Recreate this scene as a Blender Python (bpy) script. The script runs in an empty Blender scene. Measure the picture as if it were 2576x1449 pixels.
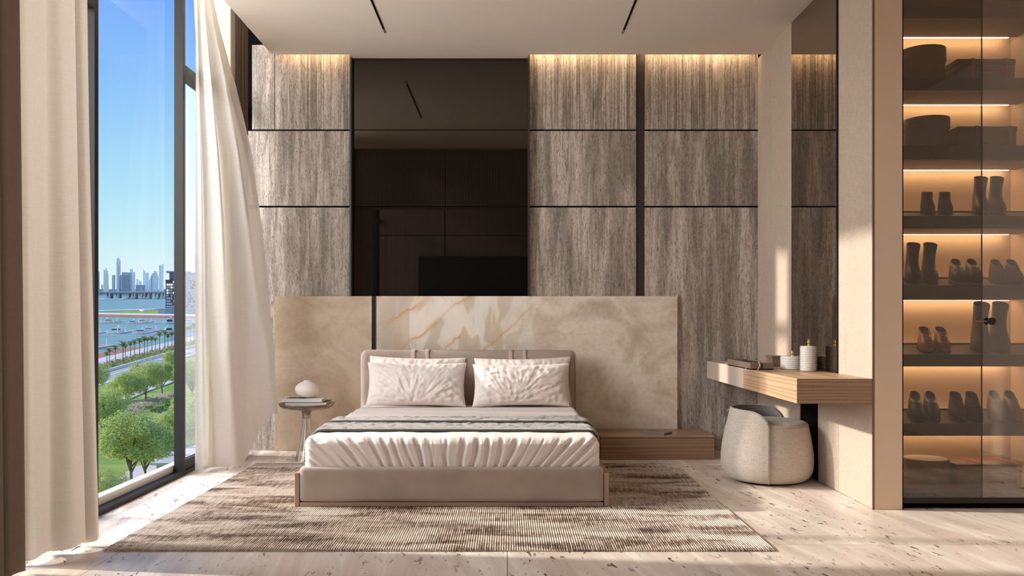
import bpy, bmesh, math, random
from mathutils import Vector, Matrix, Euler, noise
random.seed(11)
SC = bpy.context.scene
COL = SC.collection
PI = math.pi

# ------------------------------------------------------------------ camera, sky, sun, exposure
CX, CY, F, H = 1276.0, 808.0, 2100.0, 1.17        # vanishing point and focal length in 2576x1449 pixels, eye height
cam_d = bpy.data.cameras.new('camera')
cam_d.sensor_width = 36.0
cam_d.lens = 36.0 * F / 2576.0
cam_d.shift_x = (1288.0 - CX) / 2576.0
cam_d.shift_y = (CY - 724.5) / 2576.0
cam_d.clip_start = 0.05
cam_d.clip_end = 30000.0
cam = bpy.data.objects.new('camera', cam_d)
cam.location = (0, 0, H)
cam.rotation_euler = (PI / 2, 0, 0)
COL.objects.link(cam)
SC.camera = cam


def lin(c):
    c = c / 255.0
    return c / 12.92 if c <= 0.04045 else ((c + 0.055) / 1.055) ** 2.4


def rgb(r, g, b, k=1.0):
    return (lin(r) * k, lin(g) * k, lin(b) * k, 1.0)


world = bpy.data.worlds.new('sky')
SC.world = world
world.use_nodes = True
wt = world.node_tree
wt.nodes.clear()
w_tc = wt.nodes.new('ShaderNodeTexCoord')
w_sep = wt.nodes.new('ShaderNodeSeparateXYZ')
w_ramp = wt.nodes.new('ShaderNodeValToRGB')
w_bg = wt.nodes.new('ShaderNodeBackground')
w_out = wt.nodes.new('ShaderNodeOutputWorld')
wt.links.new(w_tc.outputs['Generated'], w_sep.inputs[0])
wt.links.new(w_sep.outputs['Z'], w_ramp.inputs[0])
wt.links.new(w_ramp.outputs[0], w_bg.inputs[0])
wt.links.new(w_bg.outputs[0], w_out.inputs[0])
els = w_ramp.color_ramp.elements
SKY = [(0.0, (238, 252, 255)), (0.035, (236, 252, 255)), (0.085, (208, 245, 253)), (0.14, (182, 232, 253)),
       (0.235, (150, 205, 255)), (0.335, (122, 176, 255)), (1.0, (76, 134, 236))]
els[0].position, els[0].color = SKY[0][0], rgb(*SKY[0][1])
els[1].position, els[1].color = SKY[-1][0], rgb(*SKY[-1][1])
for p, c in SKY[1:-1]:
    e = els.new(p)
    e.color = rgb(*c)
w_bg.inputs[1].default_value = 1.0

sun_d = bpy.data.lights.new('sun', 'SUN')
sun_d.energy = 6.0
sun_d.color = (1.0, 0.91, 0.83)
sun_d.angle = math.radians(1.6)
sun = bpy.data.objects.new('sun', sun_d)
COL.objects.link(sun)
SUN_EL, SUN_AZ = math.radians(22.5), math.radians(6.5)
sdir = Vector((math.cos(SUN_EL) * math.cos(SUN_AZ), -math.cos(SUN_EL) * math.sin(SUN_AZ), -math.sin(SUN_EL)))
sun.rotation_euler = sdir.to_track_quat('-Z', 'Y').to_euler()
sun.location = (-12, 9, 8)

# area lamps added outside the glazed wall to brighten the room
day_d = bpy.data.lights.new('daylight_fill', 'AREA')
day_d.shape = 'RECTANGLE'
day_d.size, day_d.size_y = 2.6, 3.4
day_d.energy = 410.0
day_d.color = (1.0, 0.95, 0.89)
day = bpy.data.objects.new('daylight_fill', day_d)
day.location = (-4.7, 4.9, 3.1)
day.rotation_euler = Vector((1, 0.28, -0.30)).to_track_quat('-Z', 'Z').to_euler()
COL.objects.link(day)
day2_d = bpy.data.lights.new('daylight_fill_rear', 'AREA')  # second added fill lamp, beyond the rear windows
day2_d.shape = 'RECTANGLE'
day2_d.size, day2_d.size_y = 2.4, 3.2
day2_d.energy = 260.0
day2_d.color = (1.0, 0.95, 0.89)
day2 = bpy.data.objects.new('daylight_fill_rear', day2_d)
day2.location = (-4.2, -0.4, 2.8)
day2.rotation_euler = Vector((1, 0.55, -0.22)).to_track_quat('-Z', 'Z').to_euler()
COL.objects.link(day2)

SC.view_settings.view_transform = 'Standard'
SC.view_settings.look = 'None'
SC.view_settings.exposure = 0.0
SC.view_settings.gamma = 1.0
SC.view_settings.use_curve_mapping = False
try:
    SC.cycles.max_bounces = 10
    SC.cycles.diffuse_bounces = 5
    SC.cycles.glossy_bounces = 5
    SC.cycles.transmission_bounces = 6
    SC.cycles.transparent_max_bounces = 16
    SC.cycles.caustics_reflective = False
    SC.cycles.caustics_refractive = False
    SC.cycles.sample_clamp_indirect = 4.0
except Exception:
    pass

# ------------------------------------------------------------------ helpers: pixels to metres, meshes, things
WL = {}                                            # world origin of each parent


def PX(x, Y):
    return (x - CX) * Y / F


def PZ(y, Y):
    return H - (y - CY) * Y / F


def tag(o, label=None, cat=None, group=None, kind=None):
    if label: o['label'] = label
    if cat: o['category'] = cat
    if group: o['group'] = group
    if kind: o['kind'] = kind
    return o


def thing(name, label, cat, loc=(0, 0, 0), group=None, kind=None):
    o = bpy.data.objects.new(name, None)
    o.empty_display_size = 0.1
    o.location = loc
    COL.objects.link(o)
    WL[o] = Vector(loc)
    return tag(o, label, cat, group, kind)


def mk(name, verts, faces, mat, parent=None, smooth=False, origin=None):
    """link one mesh object; verts are in world space, stored relative to the parent's origin"""
    org = WL[parent] if parent is not None else Vector(origin or (0, 0, 0))
    me = bpy.data.meshes.new(name)
    me.from_pydata([(v[0] - org[0], v[1] - org[1], v[2] - org[2]) for v in verts], [], faces)
    me.update()
    bm = bmesh.new()
    bm.from_mesh(me)
    bmesh.ops.recalc_face_normals(bm, faces=bm.faces)
    bm.to_mesh(me)
    bm.free()
    if smooth:
        me.polygons.foreach_set('use_smooth', [True] * len(me.polygons))
        if smooth == 'auto':
            try:
                me.set_sharp_from_angle(angle=math.radians(38))
            except Exception:
                pass
    o = bpy.data.objects.new(name, me)
    COL.objects.link(o)
    if mat: me.materials.append(mat)
    if parent is not None:
        o.parent = parent
        WL[o] = org
    else:
        o.location = org
        WL[o] = org
    return o


def child(name, me, parent, loc=(0, 0, 0), rot=(0, 0, 0), scale=(1, 1, 1)):
    """link shared mesh data as a child (local transform)"""
    o = bpy.data.objects.new(name, me)
    COL.objects.link(o)
    o.parent = parent
    o.location, o.rotation_euler, o.scale = loc, rot, scale
    WL[o] = WL[parent]
    return o


def copy_tree(o, parent=None):
    c = o.copy()
    COL.objects.link(c)
    c.parent = parent
    WL[c] = WL.get(o, Vector((0, 0, 0)))
    for ch in list(o.children):
        copy_tree(ch, c)
    return c


BOXF = [(0, 1, 2, 3), (7, 6, 5, 4), (0, 4, 5, 1), (1, 5, 6, 2), (2, 6, 7, 3), (3, 7, 4, 0)]


def boxv(x0, x1, y0, y1, z0, z1):
    return [(x0, y0, z0), (x1, y0, z0), (x1, y1, z0), (x0, y1, z0), (x0, y0, z1), (x1, y0, z1), (x1, y1, z1), (x0, y1, z1)]


def box(name, x0, x1, y0, y1, z0, z1, mat, parent=None, bev=0.0, seg=2, origin=None, rz=0.0):
    org = WL[parent] if parent is not None else Vector(origin or (0, 0, 0))
    bm = bmesh.new()
    vs = [bm.verts.new(v) for v in boxv(x0, x1, y0, y1, z0, z1)]
    for f in BOXF: bm.faces.new([vs[i] for i in f])
    bmesh.ops.recalc_face_normals(bm, faces=bm.faces)
    if bev > 0:
        bmesh.ops.bevel(bm, geom=list(bm.edges), offset=bev, segments=seg, profile=0.5, affect='EDGES')
    if rz:
        c = Vector(((x0 + x1) / 2, (y0 + y1) / 2, (z0 + z1) / 2))
        bmesh.ops.rotate(bm, verts=bm.verts, cent=c, matrix=Matrix.Rotation(rz, 3, 'Z'))
    bmesh.ops.translate(bm, verts=bm.verts, vec=-org)
    me = bpy.data.meshes.new(name)
    bm.to_mesh(me)
    bm.free()
    if bev > 0 and seg > 1:
        me.polygons.foreach_set('use_smooth', [True] * len(me.polygons))
        try: me.set_sharp_from_angle(angle=math.radians(40))
        except Exception: pass
    o = bpy.data.objects.new(name, me)
    COL.objects.link(o)
    if mat: me.materials.append(mat)
    WL[o] = org
    if parent is not None: o.parent = parent
    else: o.location = org
    return o


def quads(nu, nv, close_u=False):
    """faces of a grid stored row by row (nv rows of nu)"""
    f = []
    for j in range(nv - 1):
        for i in range(nu if close_u else nu - 1):
            a, b = j * nu + i, j * nu + (i + 1) % nu
            f.append((a, b, b + nu, a + nu))
    return f


def surf(name, fn, nu, nv, mat, parent=None, smooth=True, origin=None):
    v = [fn(i / (nu - 1), j / (nv - 1)) for j in range(nv) for i in range(nu)]
    return mk(name, v, quads(nu, nv), mat, parent, smooth, origin)


def lathe(name, prof, cx, cy, z0, mat, parent=None, segs=32, smooth='auto', caps=True, sx=1.0, sy=1.0, origin=None):
    v, f = [], []
    for r, z in prof:
        for k in range(segs):
            a = 2 * PI * k / segs
            v.append((cx + r * math.cos(a) * sx, cy + r * math.sin(a) * sy, z0 + z))
    f = quads(segs, len(prof), True)
    if caps:
        f.append(tuple(range(segs)))
        f.append(tuple((len(prof) - 1) * segs + k for k in range(segs)))
    return mk(name, v, f, mat, parent, smooth, origin)


def tubev(pts, rad, segs=8, flat=1.0):
    """verts and faces of a tube along points; rad a number or list"""
    v, f = [], []
    n = len(pts)
    pts = [Vector(p) for p in pts]
    up0 = Vector((0, 0, 1))
    for i, p in enumerate(pts):
        t = (pts[min(i + 1, n - 1)] - pts[max(i - 1, 0)]).normalized()
        up = up0 if abs(t.dot(up0)) < 0.95 else Vector((1, 0, 0))
        a = t.cross(up).normalized()
        b = a.cross(t).normalized()
        r = rad[i] if isinstance(rad, (list, tuple)) else rad
        for k in range(segs):
            th = 2 * PI * k / segs
            v.append(tuple(p + a * (r * math.cos(th)) + b * (r * flat * math.sin(th))))
    f = quads(segs, n, True)
    f.append(tuple(range(segs)))
    f.append(tuple((n - 1) * segs + k for k in range(segs)))
    return v, f


def tube(name, pts, rad, mat, parent=None, segs=8, flat=1.0, origin=None):
    v, f = tubev(pts, rad, segs, flat)
    return mk(name, v, f, mat, parent, 'auto', origin)


def rbox(name, x0, x1, y0, y1, z0, z1, r, n, mat, parent=None, disp=None, origin=None):
    """rounded, evenly subdivided box; disp(p, nrm) adds an offset along the normal"""
    vid, v, f = {}, [], []
    nx, ny, nz = n
    def vert(i, j, k):
        key = (i, j, k)
        if key in vid: return vid[key]
        p = Vector((x0 + (x1 - x0) * i / nx, y0 + (y1 - y0) * j / ny, z0 + (z1 - z0) * k / nz))
        q = Vector((min(max(p.x, x0 + r), x1 - r), min(max(p.y, y0 + r), y1 - r), min(max(p.z, z0 + r), z1 - r)))
        d = p - q
        nn = d.normalized() if d.length > 1e-9 else Vector((0, 0, 1))
        p2 = q + nn * r
        if disp: p2 = p2 + nn * disp(p2, nn)
        vid[key] = len(v)
        v.append(tuple(p2))
        return vid[key]
    for i in range(nx):
        for j in range(ny):
            f.append((vert(i, j, 0), vert(i, j + 1, 0), vert(i + 1, j + 1, 0), vert(i + 1, j, 0)))
            f.append((vert(i, j, nz), vert(i + 1, j, nz), vert(i + 1, j + 1, nz), vert(i, j + 1, nz)))
    for i in range(nx):
        for k in range(nz):
            f.append((vert(i, 0, k), vert(i + 1, 0, k), vert(i + 1, 0, k + 1), vert(i, 0, k + 1)))
            f.append((vert(i, ny, k), vert(i, ny, k + 1), vert(i + 1, ny, k + 1), vert(i + 1, ny, k)))
    for j in range(ny):
        for k in range(nz):
            f.append((vert(0, j, k), vert(0, j, k + 1), vert(0, j + 1, k + 1), vert(0, j + 1, k)))
            f.append((vert(nx, j, k), vert(nx, j + 1, k), vert(nx, j + 1, k + 1), vert(nx, j, k + 1)))
    return mk(name, v, f, mat, parent, True, origin)


def prism(name, poly, y0, y1, mat, parent=None, origin=None):
    """polygon in X,Z extruded along Y"""
    n = len(poly)
    v = [(p[0], y0, p[1]) for p in poly] + [(p[0], y1, p[1]) for p in poly]
    f = [tuple(range(n)), tuple(range(2 * n - 1, n - 1, -1))] + [(i, (i + 1) % n, n + (i + 1) % n, n + i) for i in range(n)]
    return mk(name, v, f, mat, parent, False, origin)


def nz(x, y=0.0, z=0.0):
    return noise.noise(Vector((x, y, z)))


def sstep(a, b, x):
    t = min(max((x - a) / (b - a), 0.0), 1.0)
    return t * t * (3 - 2 * t)


# ------------------------------------------------------------------ procedural materials
MAT = {}


def N(nt, typ, ins=None, **attrs):
    n = nt.nodes.new(typ)
    for k, v in attrs.items(): setattr(n, k, v)
    for k, v in (ins or {}).items():
        s = n.inputs[k]
        if isinstance(v, bpy.types.NodeSocket): nt.links.new(v, s)
        else: s.default_value = v
    return n


def new_mat(name):
    m = bpy.data.materials.new(name)
    m.use_nodes = True
    nt = m.node_tree
    b = nt.nodes['Principled BSDF']
    MAT[name] = m
    return m, nt, b


def ramp(nt, fac, stops, interp='LINEAR'):
    n = N(nt, 'ShaderNodeValToRGB', {0: fac})
    cr = n.color_ramp
    cr.interpolation = interp
    cr.elements[0].position, cr.elements[0].color = stops[0][0], stops[0][1]
    cr.elements[1].position, cr.elements[1].color = stops[-1][0], stops[-1][1]
    for p, c in stops[1:-1]: cr.elements.new(p).color = c
    return n.outputs[0]


def mixc(nt, fac, a, b, blend='MIX'):
    n = nt.nodes.new('ShaderNodeMix')
    n.data_type = 'RGBA'
    n.blend_type = blend
    for s, v in ((n.inputs[0], fac), (n.inputs[6], a), (n.inputs[7], b)):
        if isinstance(v, bpy.types.NodeSocket): nt.links.new(v, s)
        else: s.default_value = v
    return n.outputs[2]


def math_n(nt, op, a, b=0.0, c=0.0):
    n = nt.nodes.new('ShaderNodeMath')
    n.operation = op
    for s, v in zip(n.inputs, (a, b, c)):
        if isinstance(v, bpy.types.NodeSocket): nt.links.new(v, s)
        else: s.default_value = v
    return n.outputs[0]


def mapping(nt, vec, scale=(1, 1, 1), loc=(0, 0, 0), rot=(0, 0, 0)):
    return N(nt, 'ShaderNodeMapping', {'Vector': vec, 'Scale': scale, 'Location': loc, 'Rotation': rot}).outputs[0]


def wpos(nt):
    return N(nt, 'ShaderNodeNewGeometry').outputs['Position']


def opos(nt):
    return N(nt, 'ShaderNodeTexCoord').outputs['Object']


def piece_offset(nt, vec, k=37.0):
    """shift the pattern on each separate piece"""
    r = N(nt, 'ShaderNodeObjectInfo').outputs['Random']
    s = math_n(nt, 'MULTIPLY', r, k)
    c = N(nt, 'ShaderNodeCombineXYZ', {0: s, 1: s, 2: s}).outputs[0]
    return N(nt, 'ShaderNodeVectorMath', {0: vec, 1: c}, operation='ADD').outputs[0]


def noise_t(nt, vec, scale=5.0, detail=4.0, rough=0.55, dist=0.0):
    return N(nt, 'ShaderNodeTexNoise', {'Vector': vec, 'Scale': scale, 'Detail': detail, 'Roughness': rough, 'Distortion': dist}).outputs[0]


def bump(nt, b, height, strength=0.3, dist=0.01):
    n = N(nt, 'ShaderNodeBump', {'Height': height, 'Strength': strength, 'Distance': dist})
    nt.links.new(n.outputs[0], b.inputs['Normal'])


def flat(name, col, rough=0.5, metal=0.0, spec=0.5, var=0.0, vscale=8.0, sheen=0.0, coat=0.0):
    """plain surface with a slight mottling"""
    m, nt, b = new_mat(name)
    if var > 0:
        nn = noise_t(nt, opos(nt), vscale, 5.0)
        d = tuple(max(c * (1 - var), 0) for c in col[:3]) + (1,)
        l = tuple(min(c * (1 + var), 1) for c in col[:3]) + (1,)
        nt.links.new(ramp(nt, nn, [(0.3, d), (0.7, l)]), b.inputs['Base Color'])
    else:
        b.inputs['Base Color'].default_value = col
    b.inputs['Roughness'].default_value = rough
    b.inputs['Metallic'].default_value = metal
    b.inputs['Specular IOR Level'].default_value = spec
    if sheen:
        b.inputs['Sheen Weight'].default_value = sheen
        b.inputs['Sheen Roughness'].default_value = 0.4
    if coat: b.inputs['Coat Weight'].default_value = coat
    return m


def emit(name, col, strength):
    m, nt, b = new_mat(name)
    b.inputs['Base Color'].default_value = (0.8, 0.8, 0.8, 1)
    b.inputs['Emission Color'].default_value = col
    b.inputs['Emission Strength'].default_value = strength
    return m


def stone_mat():
    m, nt, b = new_mat('grey_travertine')
    p = piece_offset(nt, wpos(nt), 11.0)
    big = noise_t(nt, mapping(nt, p, (4.2, 1, 0.45)), 1.6, 6.0, 0.6, 0.4)
    strk = noise_t(nt, mapping(nt, p, (26, 1, 1.5)), 1.3, 8.0, 0.68, 0.8)
    fine = noise_t(nt, mapping(nt, p, (70, 20, 14)), 1.5, 6.0, 0.7, 1.2)
    base = ramp(nt, strk, [(0.30, rgb(120, 108, 98)), (0.46, rgb(184, 171, 159)), (0.62, rgb(208, 197, 186)), (0.8, rgb(222, 212, 202))])
    base = mixc(nt, ramp(nt, big, [(0.42, (0, 0, 0, 1)), (0.62, (0.85, 0.85, 0.85, 1))]), base, rgb(128, 116, 106))
    warp = N(nt, 'ShaderNodeVectorMath', {0: mapping(nt, p, (62, 5, 15)), 1: mapping(nt, N(nt, 'ShaderNodeTexNoise', {'Vector': mapping(nt, p, (34, 5, 10)), 'Scale': 1.4, 'Detail': 6.0}).outputs[1], (3.4, 3.4, 3.4))}, operation='ADD').outputs[0]
    vor = N(nt, 'ShaderNodeTexVoronoi', {'Vector': warp, 'Scale': 1.0}, feature='DISTANCE_TO_EDGE').outputs[0]
    line = ramp(nt, vor, [(0.0, (0.7, 0.7, 0.7, 1)), (0.10, (0, 0, 0, 1))])
    mask = ramp(nt, big, [(0.40, (0.12, 0.12, 0.12, 1)), (0.58, (0.9, 0.9, 0.9, 1))])
    lm = mixc(nt, 1.0, line, mask, 'MULTIPLY')
    brk = ramp(nt, noise_t(nt, mapping(nt, p, (24, 5, 5)), 1.0, 4.0, 0.65), [(0.40, (0.08, 0.08, 0.08, 1)), (0.60, (1.25, 1.25, 1.25, 1))])
    lm = mixc(nt, 1.0, lm, brk, 'MULTIPLY')
    base = mixc(nt, lm, base, rgb(72, 62, 54))
    base = mixc(nt, ramp(nt, fine, [(0.50, (0, 0, 0, 1)), (0.64, (0.78, 0.78, 0.78, 1))]), base, rgb(86, 75, 66))
    nt.links.new(base, b.inputs['Base Color'])
    b.inputs['Roughness'].default_value = 0.62
    hgt = mixc(nt, 0.5, strk, lm, 'SUBTRACT')
    bump(nt, b, hgt, 0.35, 0.006)
    return m


def onyx_mat():
    m, nt, b = new_mat('beige_onyx')
    p = wpos(nt)
    soft = noise_t(nt, mapping(nt, p, (1.0, 1, 1.3), rot=(0, 0.5, 0)), 1.5, 8.0, 0.58, 1.1)
    base = ramp(nt, soft, [(0.30, rgb(184, 166, 145)), (0.44, rgb(210, 195, 176)), (0.56, rgb(234, 223, 208)), (0.70, rgb(218, 206, 192))])
    grain = noise_t(nt, p, 26, 6.0, 0.6)
    base = mixc(nt, 0.16, base, ramp(nt, grain, [(0.35, rgb(140, 112, 80)), (0.65, rgb(226, 214, 196))]), 'MIX')
    # agate fans and amber seams between the metal strip and the middle of the long slab
    sep = N(nt, 'ShaderNodeSeparateXYZ', {0: p})
    x, z = sep.outputs[0], sep.outputs[2]
    wx = math_n(nt, 'ADD', x, math_n(nt, 'MULTIPLY', math_n(nt, 'SUBTRACT', noise_t(nt, p, 2.3, 3.0), 0.5), 0.9))
    mask = math_n(nt, 'MULTIPLY', ramp(nt, wx, [(0.0, (0, 0, 0, 1)), (0.01, (1, 1, 1, 1))]), 1.0)
    lo = N(nt, 'ShaderNodeMapRange', {0: x, 1: -1.22, 2: -1.12, 3: 0.0, 4: 1.0}).outputs[0]
    hi = N(nt, 'ShaderNodeMapRange', {0: wx, 1: -0.15, 2: 0.45, 3: 1.0, 4: 0.0}).outputs[0]
    zone = math_n(nt, 'MULTIPLY', lo, hi)
    diag = mapping(nt, p, (2.5, 1, 0.9), rot=(0, math.radians(-38), 0))
    fan = noise_t(nt, diag, 1.25, 3.0, 0.5, 0.5)
    fanc = ramp(nt, fan, [(0.30, rgb(186, 172, 156)), (0.44, rgb(208, 192, 172)), (0.455, rgb(228, 219, 206)), (0.54, rgb(236, 228, 217)), (0.56, rgb(214, 198, 176)), (0.68, rgb(196, 182, 164))])
    base = mixc(nt, math_n(nt, 'MULTIPLY', zone, 0.85), base, fanc)
    wob = math_n(nt, 'MULTIPLY', math_n(nt, 'SUBTRACT', noise_t(nt, p, 3.0, 4.0), 0.5), 0.35)
    seam = math_n(nt, 'ADD', math_n(nt, 'SUBTRACT', x, math_n(nt, 'MULTIPLY', z, 1.25)), wob)
    fr = math_n(nt, 'ABSOLUTE', math_n(nt, 'SUBTRACT', math_n(nt, 'FRACT', math_n(nt, 'MULTIPLY', seam, 2.6)), 0.5))
    seamc = ramp(nt, fr, [(0.0, (1, 1, 1, 1)), (0.05, (0.25, 0.25, 0.25, 1)), (0.14, (0, 0, 0, 1))])
    sbrk = ramp(nt, noise_t(nt, p, 2.1, 2.0), [(0.40, (0, 0, 0, 1)), (0.56, (1, 1, 1, 1))])
    base = mixc(nt, math_n(nt, 'MULTIPLY', math_n(nt, 'MULTIPLY', seamc, zone), sbrk), base, rgb(206, 156, 100))
    blot = ramp(nt, noise_t(nt, mapping(nt, p, (1.6, 1, 1.0), (3, 0, 0)), 2.0, 4.0, 0.5, 1.0), [(0.60, (0, 0, 0, 1)), (0.74, (0.8, 0.8, 0.8, 1))])
    base = mixc(nt, math_n(nt, 'MULTIPLY', math_n(nt, 'MULTIPLY', blot, zone), 0.7), base, rgb(200, 150, 98))
    left = N(nt, 'ShaderNodeMapRange', {0: x, 1: -1.25, 2: -1.18, 3: 1.0, 4: 0.0}).outputs[0]
    base = mixc(nt, math_n(nt, 'MULTIPLY', left, 0.30), base, rgb(190, 160, 124), 'MULTIPLY')
    base = mixc(nt, math_n(nt, 'MULTIPLY', left, 0.30), base, rgb(186, 158, 124))
    nt.links.new(base, b.inputs['Base Color'])
    b.inputs['Roughness'].default_value = 0.34
    b.inputs['Specular IOR Level'].default_value = 0.35
    return m


def floor_mat():
    m, nt, b = new_mat('beige_travertine')
    p = piece_offset(nt, wpos(nt), 23.0)
    pr = mapping(nt, p, (1, 1, 1), rot=(0, 0, math.radians(-9)))
    strk = noise_t(nt, mapping(nt, pr, (5.0, 0.6, 1)), 1.5, 7.0, 0.6, 1.0)
    base = ramp(nt, strk, [(0.28, rgb(196, 180, 165)), (0.45, rgb(214, 200, 186)), (0.56, rgb(224, 212, 199)), (0.62, rgb(236, 227, 216)), (0.70, rgb(224, 212, 199))])
    warp = mapping(nt, pr, (30, 11, 1))
    pit = noise_t(nt, warp, 1.0, 3.0, 0.6, 0.6)
    pm = noise_t(nt, mapping(nt, pr, (2.2, 0.7, 1)), 1.5, 3.0)
    pits = math_n(nt, 'MULTIPLY', ramp(nt, pit, [(0.615, (0, 0, 0, 1)), (0.65, (1, 1, 1, 1))]), ramp(nt, pm, [(0.40, (0.1, 0.1, 0.1, 1)), (0.58, (1, 1, 1, 1))]))
    base = mixc(nt, pits, base, rgb(84, 70, 58))
    nt.links.new(base, b.inputs['Base Color'])
    nt.links.new(math_n(nt, 'ADD', math_n(nt, 'MULTIPLY', strk, 0.25), 0.22), b.inputs['Roughness'])
    b.inputs['Specular IOR Level'].default_value = 0.4
    bump(nt, b, math_n(nt, 'SUBTRACT', 0.5, pits), 0.25, 0.003)
    return m


def wood_mat(name, dark, mid, light, axis='Y', rough=0.42, sc=1.0):
    m, nt, b = new_mat(name)
    p = wpos(nt)
    s = {'X': (0.8, 9, 20), 'Y': (9, 0.8, 20), 'Z': (16, 9, 0.7)}[axis]
    warp = noise_t(nt, mapping(nt, p, tuple(k * 0.25 for k in s)), 1.0 * sc, 3.0)
    vec = N(nt, 'ShaderNodeVectorMath', {0: mapping(nt, p, s), 1: N(nt, 'ShaderNodeCombineXYZ', {0: warp, 1: warp, 2: math_n(nt, 'MULTIPLY', warp, 3.5)}).outputs[0]}, operation='ADD').outputs[0]
    band = N(nt, 'ShaderNodeTexWave', {'Vector': vec, 'Scale': 0.55 * sc, 'Distortion': 2.5, 'Detail': 3.0, 'Detail Scale': 1.2}, wave_type='BANDS', bands_direction='Z' if axis != 'Z' else 'X').outputs[1]
    fib = noise_t(nt, mapping(nt, p, tuple(k * 9 for k in s)), 1.0, 4.0, 0.6)
    c = ramp(nt, band, [(0.0, dark), (0.35, mid), (1.0, light)])
    c = mixc(nt, 0.28, c, ramp(nt, fib, [(0.3, dark), (0.7, light)]))
    nt.links.new(c, b.inputs['Base Color'])
    b.inputs['Roughness'].default_value = rough
    bump(nt, b, fib, 0.12, 0.002)
    return m


def weave_mat(name, col, scale=260.0, var=0.16, rough=0.85, sheen=0.2, strength=0.35):
    m, nt, b = new_mat(name)
    p = opos(nt)
    n1 = noise_t(nt, mapping(nt, p, (1, 1, 0.08)), scale, 2.0)
    n2 = noise_t(nt, mapping(nt, p, (0.08, 0.08, 1)), scale, 2.0)
    h = math_n(nt, 'ADD', n1, n2)
    d = tuple(c * (1 - var) for c in col[:3]) + (1,)
    l = tuple(min(c * (1 + var), 1) for c in col[:3]) + (1,)
    c = ramp(nt, math_n(nt, 'MULTIPLY', h, 0.5), [(0.40, d), (0.60, l)])
    big = noise_t(nt, mapping(nt, p, (1, 1, 0.5)), 3.0, 3.0)
    c = mixc(nt, 0.25, c, ramp(nt, big, [(0.35, d), (0.65, l)]))
    nt.links.new(c, b.inputs['Base Color'])
    b.inputs['Roughness'].default_value = rough
    b.inputs['Specular IOR Level'].default_value = 0.2
    b.inputs['Sheen Weight'].default_value = sheen
    bump(nt, b, h, strength, 0.002)
    return m


def cloth_mat(name, col, trans=0.35, clear=0.0, tint=None):
    """thin cloth that lets some light through"""
    m, nt, b = new_mat(name)
    nt.nodes.remove(b)
    out = nt.nodes['Material Output']
    p = opos(nt)
    th = math_n(nt, 'ADD', noise_t(nt, mapping(nt, p, (1, 1, 0.04)), 420, 2.0), noise_t(nt, mapping(nt, p, (0.04, 0.04, 1)), 420, 2.0))
    cc = ramp(nt, math_n(nt, 'MULTIPLY', th, 0.5), [(0.38, tuple(c * 0.88 for c in col[:3]) + (1,)), (0.62, col)])
    d = N(nt, 'ShaderNodeBsdfDiffuse', {'Color': cc})
    t = N(nt, 'ShaderNodeBsdfTranslucent', {'Color': tint or col})
    mx = N(nt, 'ShaderNodeMixShader', {0: trans, 1: d.outputs[0], 2: t.outputs[0]})
    last = mx
    if clear > 0:
        tr = N(nt, 'ShaderNodeBsdfTransparent', {'Color': (1, 1, 1, 1)})
        last = N(nt, 'ShaderNodeMixShader', {0: clear, 1: mx.outputs[0], 2: tr.outputs[0]})
    nt.links.new(last.outputs[0], out.inputs['Surface'])
    return m


def pane_mat(name, tint=(0.99, 0.995, 0.995, 1), refl=0.0, gain=0.04, rough=0.0, milk=0.0):
    """thin flat glass: tinted see-through plus a fresnel reflection"""
    m, nt, b = new_mat(name)
    nt.nodes.remove(b)
    out = nt.nodes['Material Output']
    tr = N(nt, 'ShaderNodeBsdfTransparent', {'Color': tint})
    gl = N(nt, 'ShaderNodeBsdfGlossy', {'Color': (1, 1, 1, 1), 'Roughness': rough})
    fr = N(nt, 'ShaderNodeFresnel', {'IOR': 1.5}).outputs[0]
    fac = math_n(nt, 'ADD', math_n(nt, 'MULTIPLY', fr, gain), refl)
    mx = N(nt, 'ShaderNodeMixShader', {0: fac, 1: tr.outputs[0], 2: gl.outputs[0]})
    if milk > 0:
        tl = N(nt, 'ShaderNodeBsdfTranslucent', {'Color': (0.95, 0.95, 0.95, 1)})
        mx = N(nt, 'ShaderNodeMixShader', {0: milk, 1: mx.outputs[0], 2: tl.outputs[0]})
    nt.links.new(mx.outputs[0], out.inputs['Surface'])
    return m


def mirror_mat(name, col, base=(0.006, 0.005, 0.004, 1)):
    m, nt, b = new_mat(name)
    nt.nodes.remove(b)
    out = nt.nodes['Material Output']
    d = N(nt, 'ShaderNodeBsdfDiffuse', {'Color': base})
    g = N(nt, 'ShaderNodeBsdfGlossy', {'Color': col, 'Roughness': 0.012})
    a = N(nt, 'ShaderNodeAddShader', {0: d.outputs[0], 1: g.outputs[0]})
    nt.links.new(a.outputs[0], out.inputs['Surface'])
    return m


STONE = stone_mat()
ONYX = onyx_mat()
FLOOR = floor_mat()
OAK = wood_mat('oak_veneer', rgb(150, 118, 88), rgb(178, 146, 114), rgb(188, 156, 124), 'Y')
OAKX_SHADED = wood_mat('oak_veneer_cross_shaded', rgb(124, 96, 74), rgb(148, 118, 92), rgb(158, 128, 102), 'X')  # cross-grain copy of the same oak, shade darkened into its tones
DARKWOOD = wood_mat('dark_wood', rgb(70, 58, 46), rgb(104, 90, 74), rgb(120, 104, 88), 'Z')
LINEN = weave_mat('linen_wallcover', rgb(172, 155, 139), 210, 0.13)
PLASTER = flat('white_ceiling_paint', rgb(226, 214, 202), 0.9, var=0.015)
LACQUER = flat('beige_lacquer', rgb(190, 173, 158), 0.45, var=0.01)
LACQUER_TAUPE = flat('taupe_lacquer', rgb(208, 184, 162), 0.5, var=0.01)
BLACK = flat('black_recess', rgb(9, 9, 9), 0.9, spec=0.05)
FRAME = flat('black_aluminium', rgb(28, 26, 25), 0.5, spec=0.3)
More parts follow.
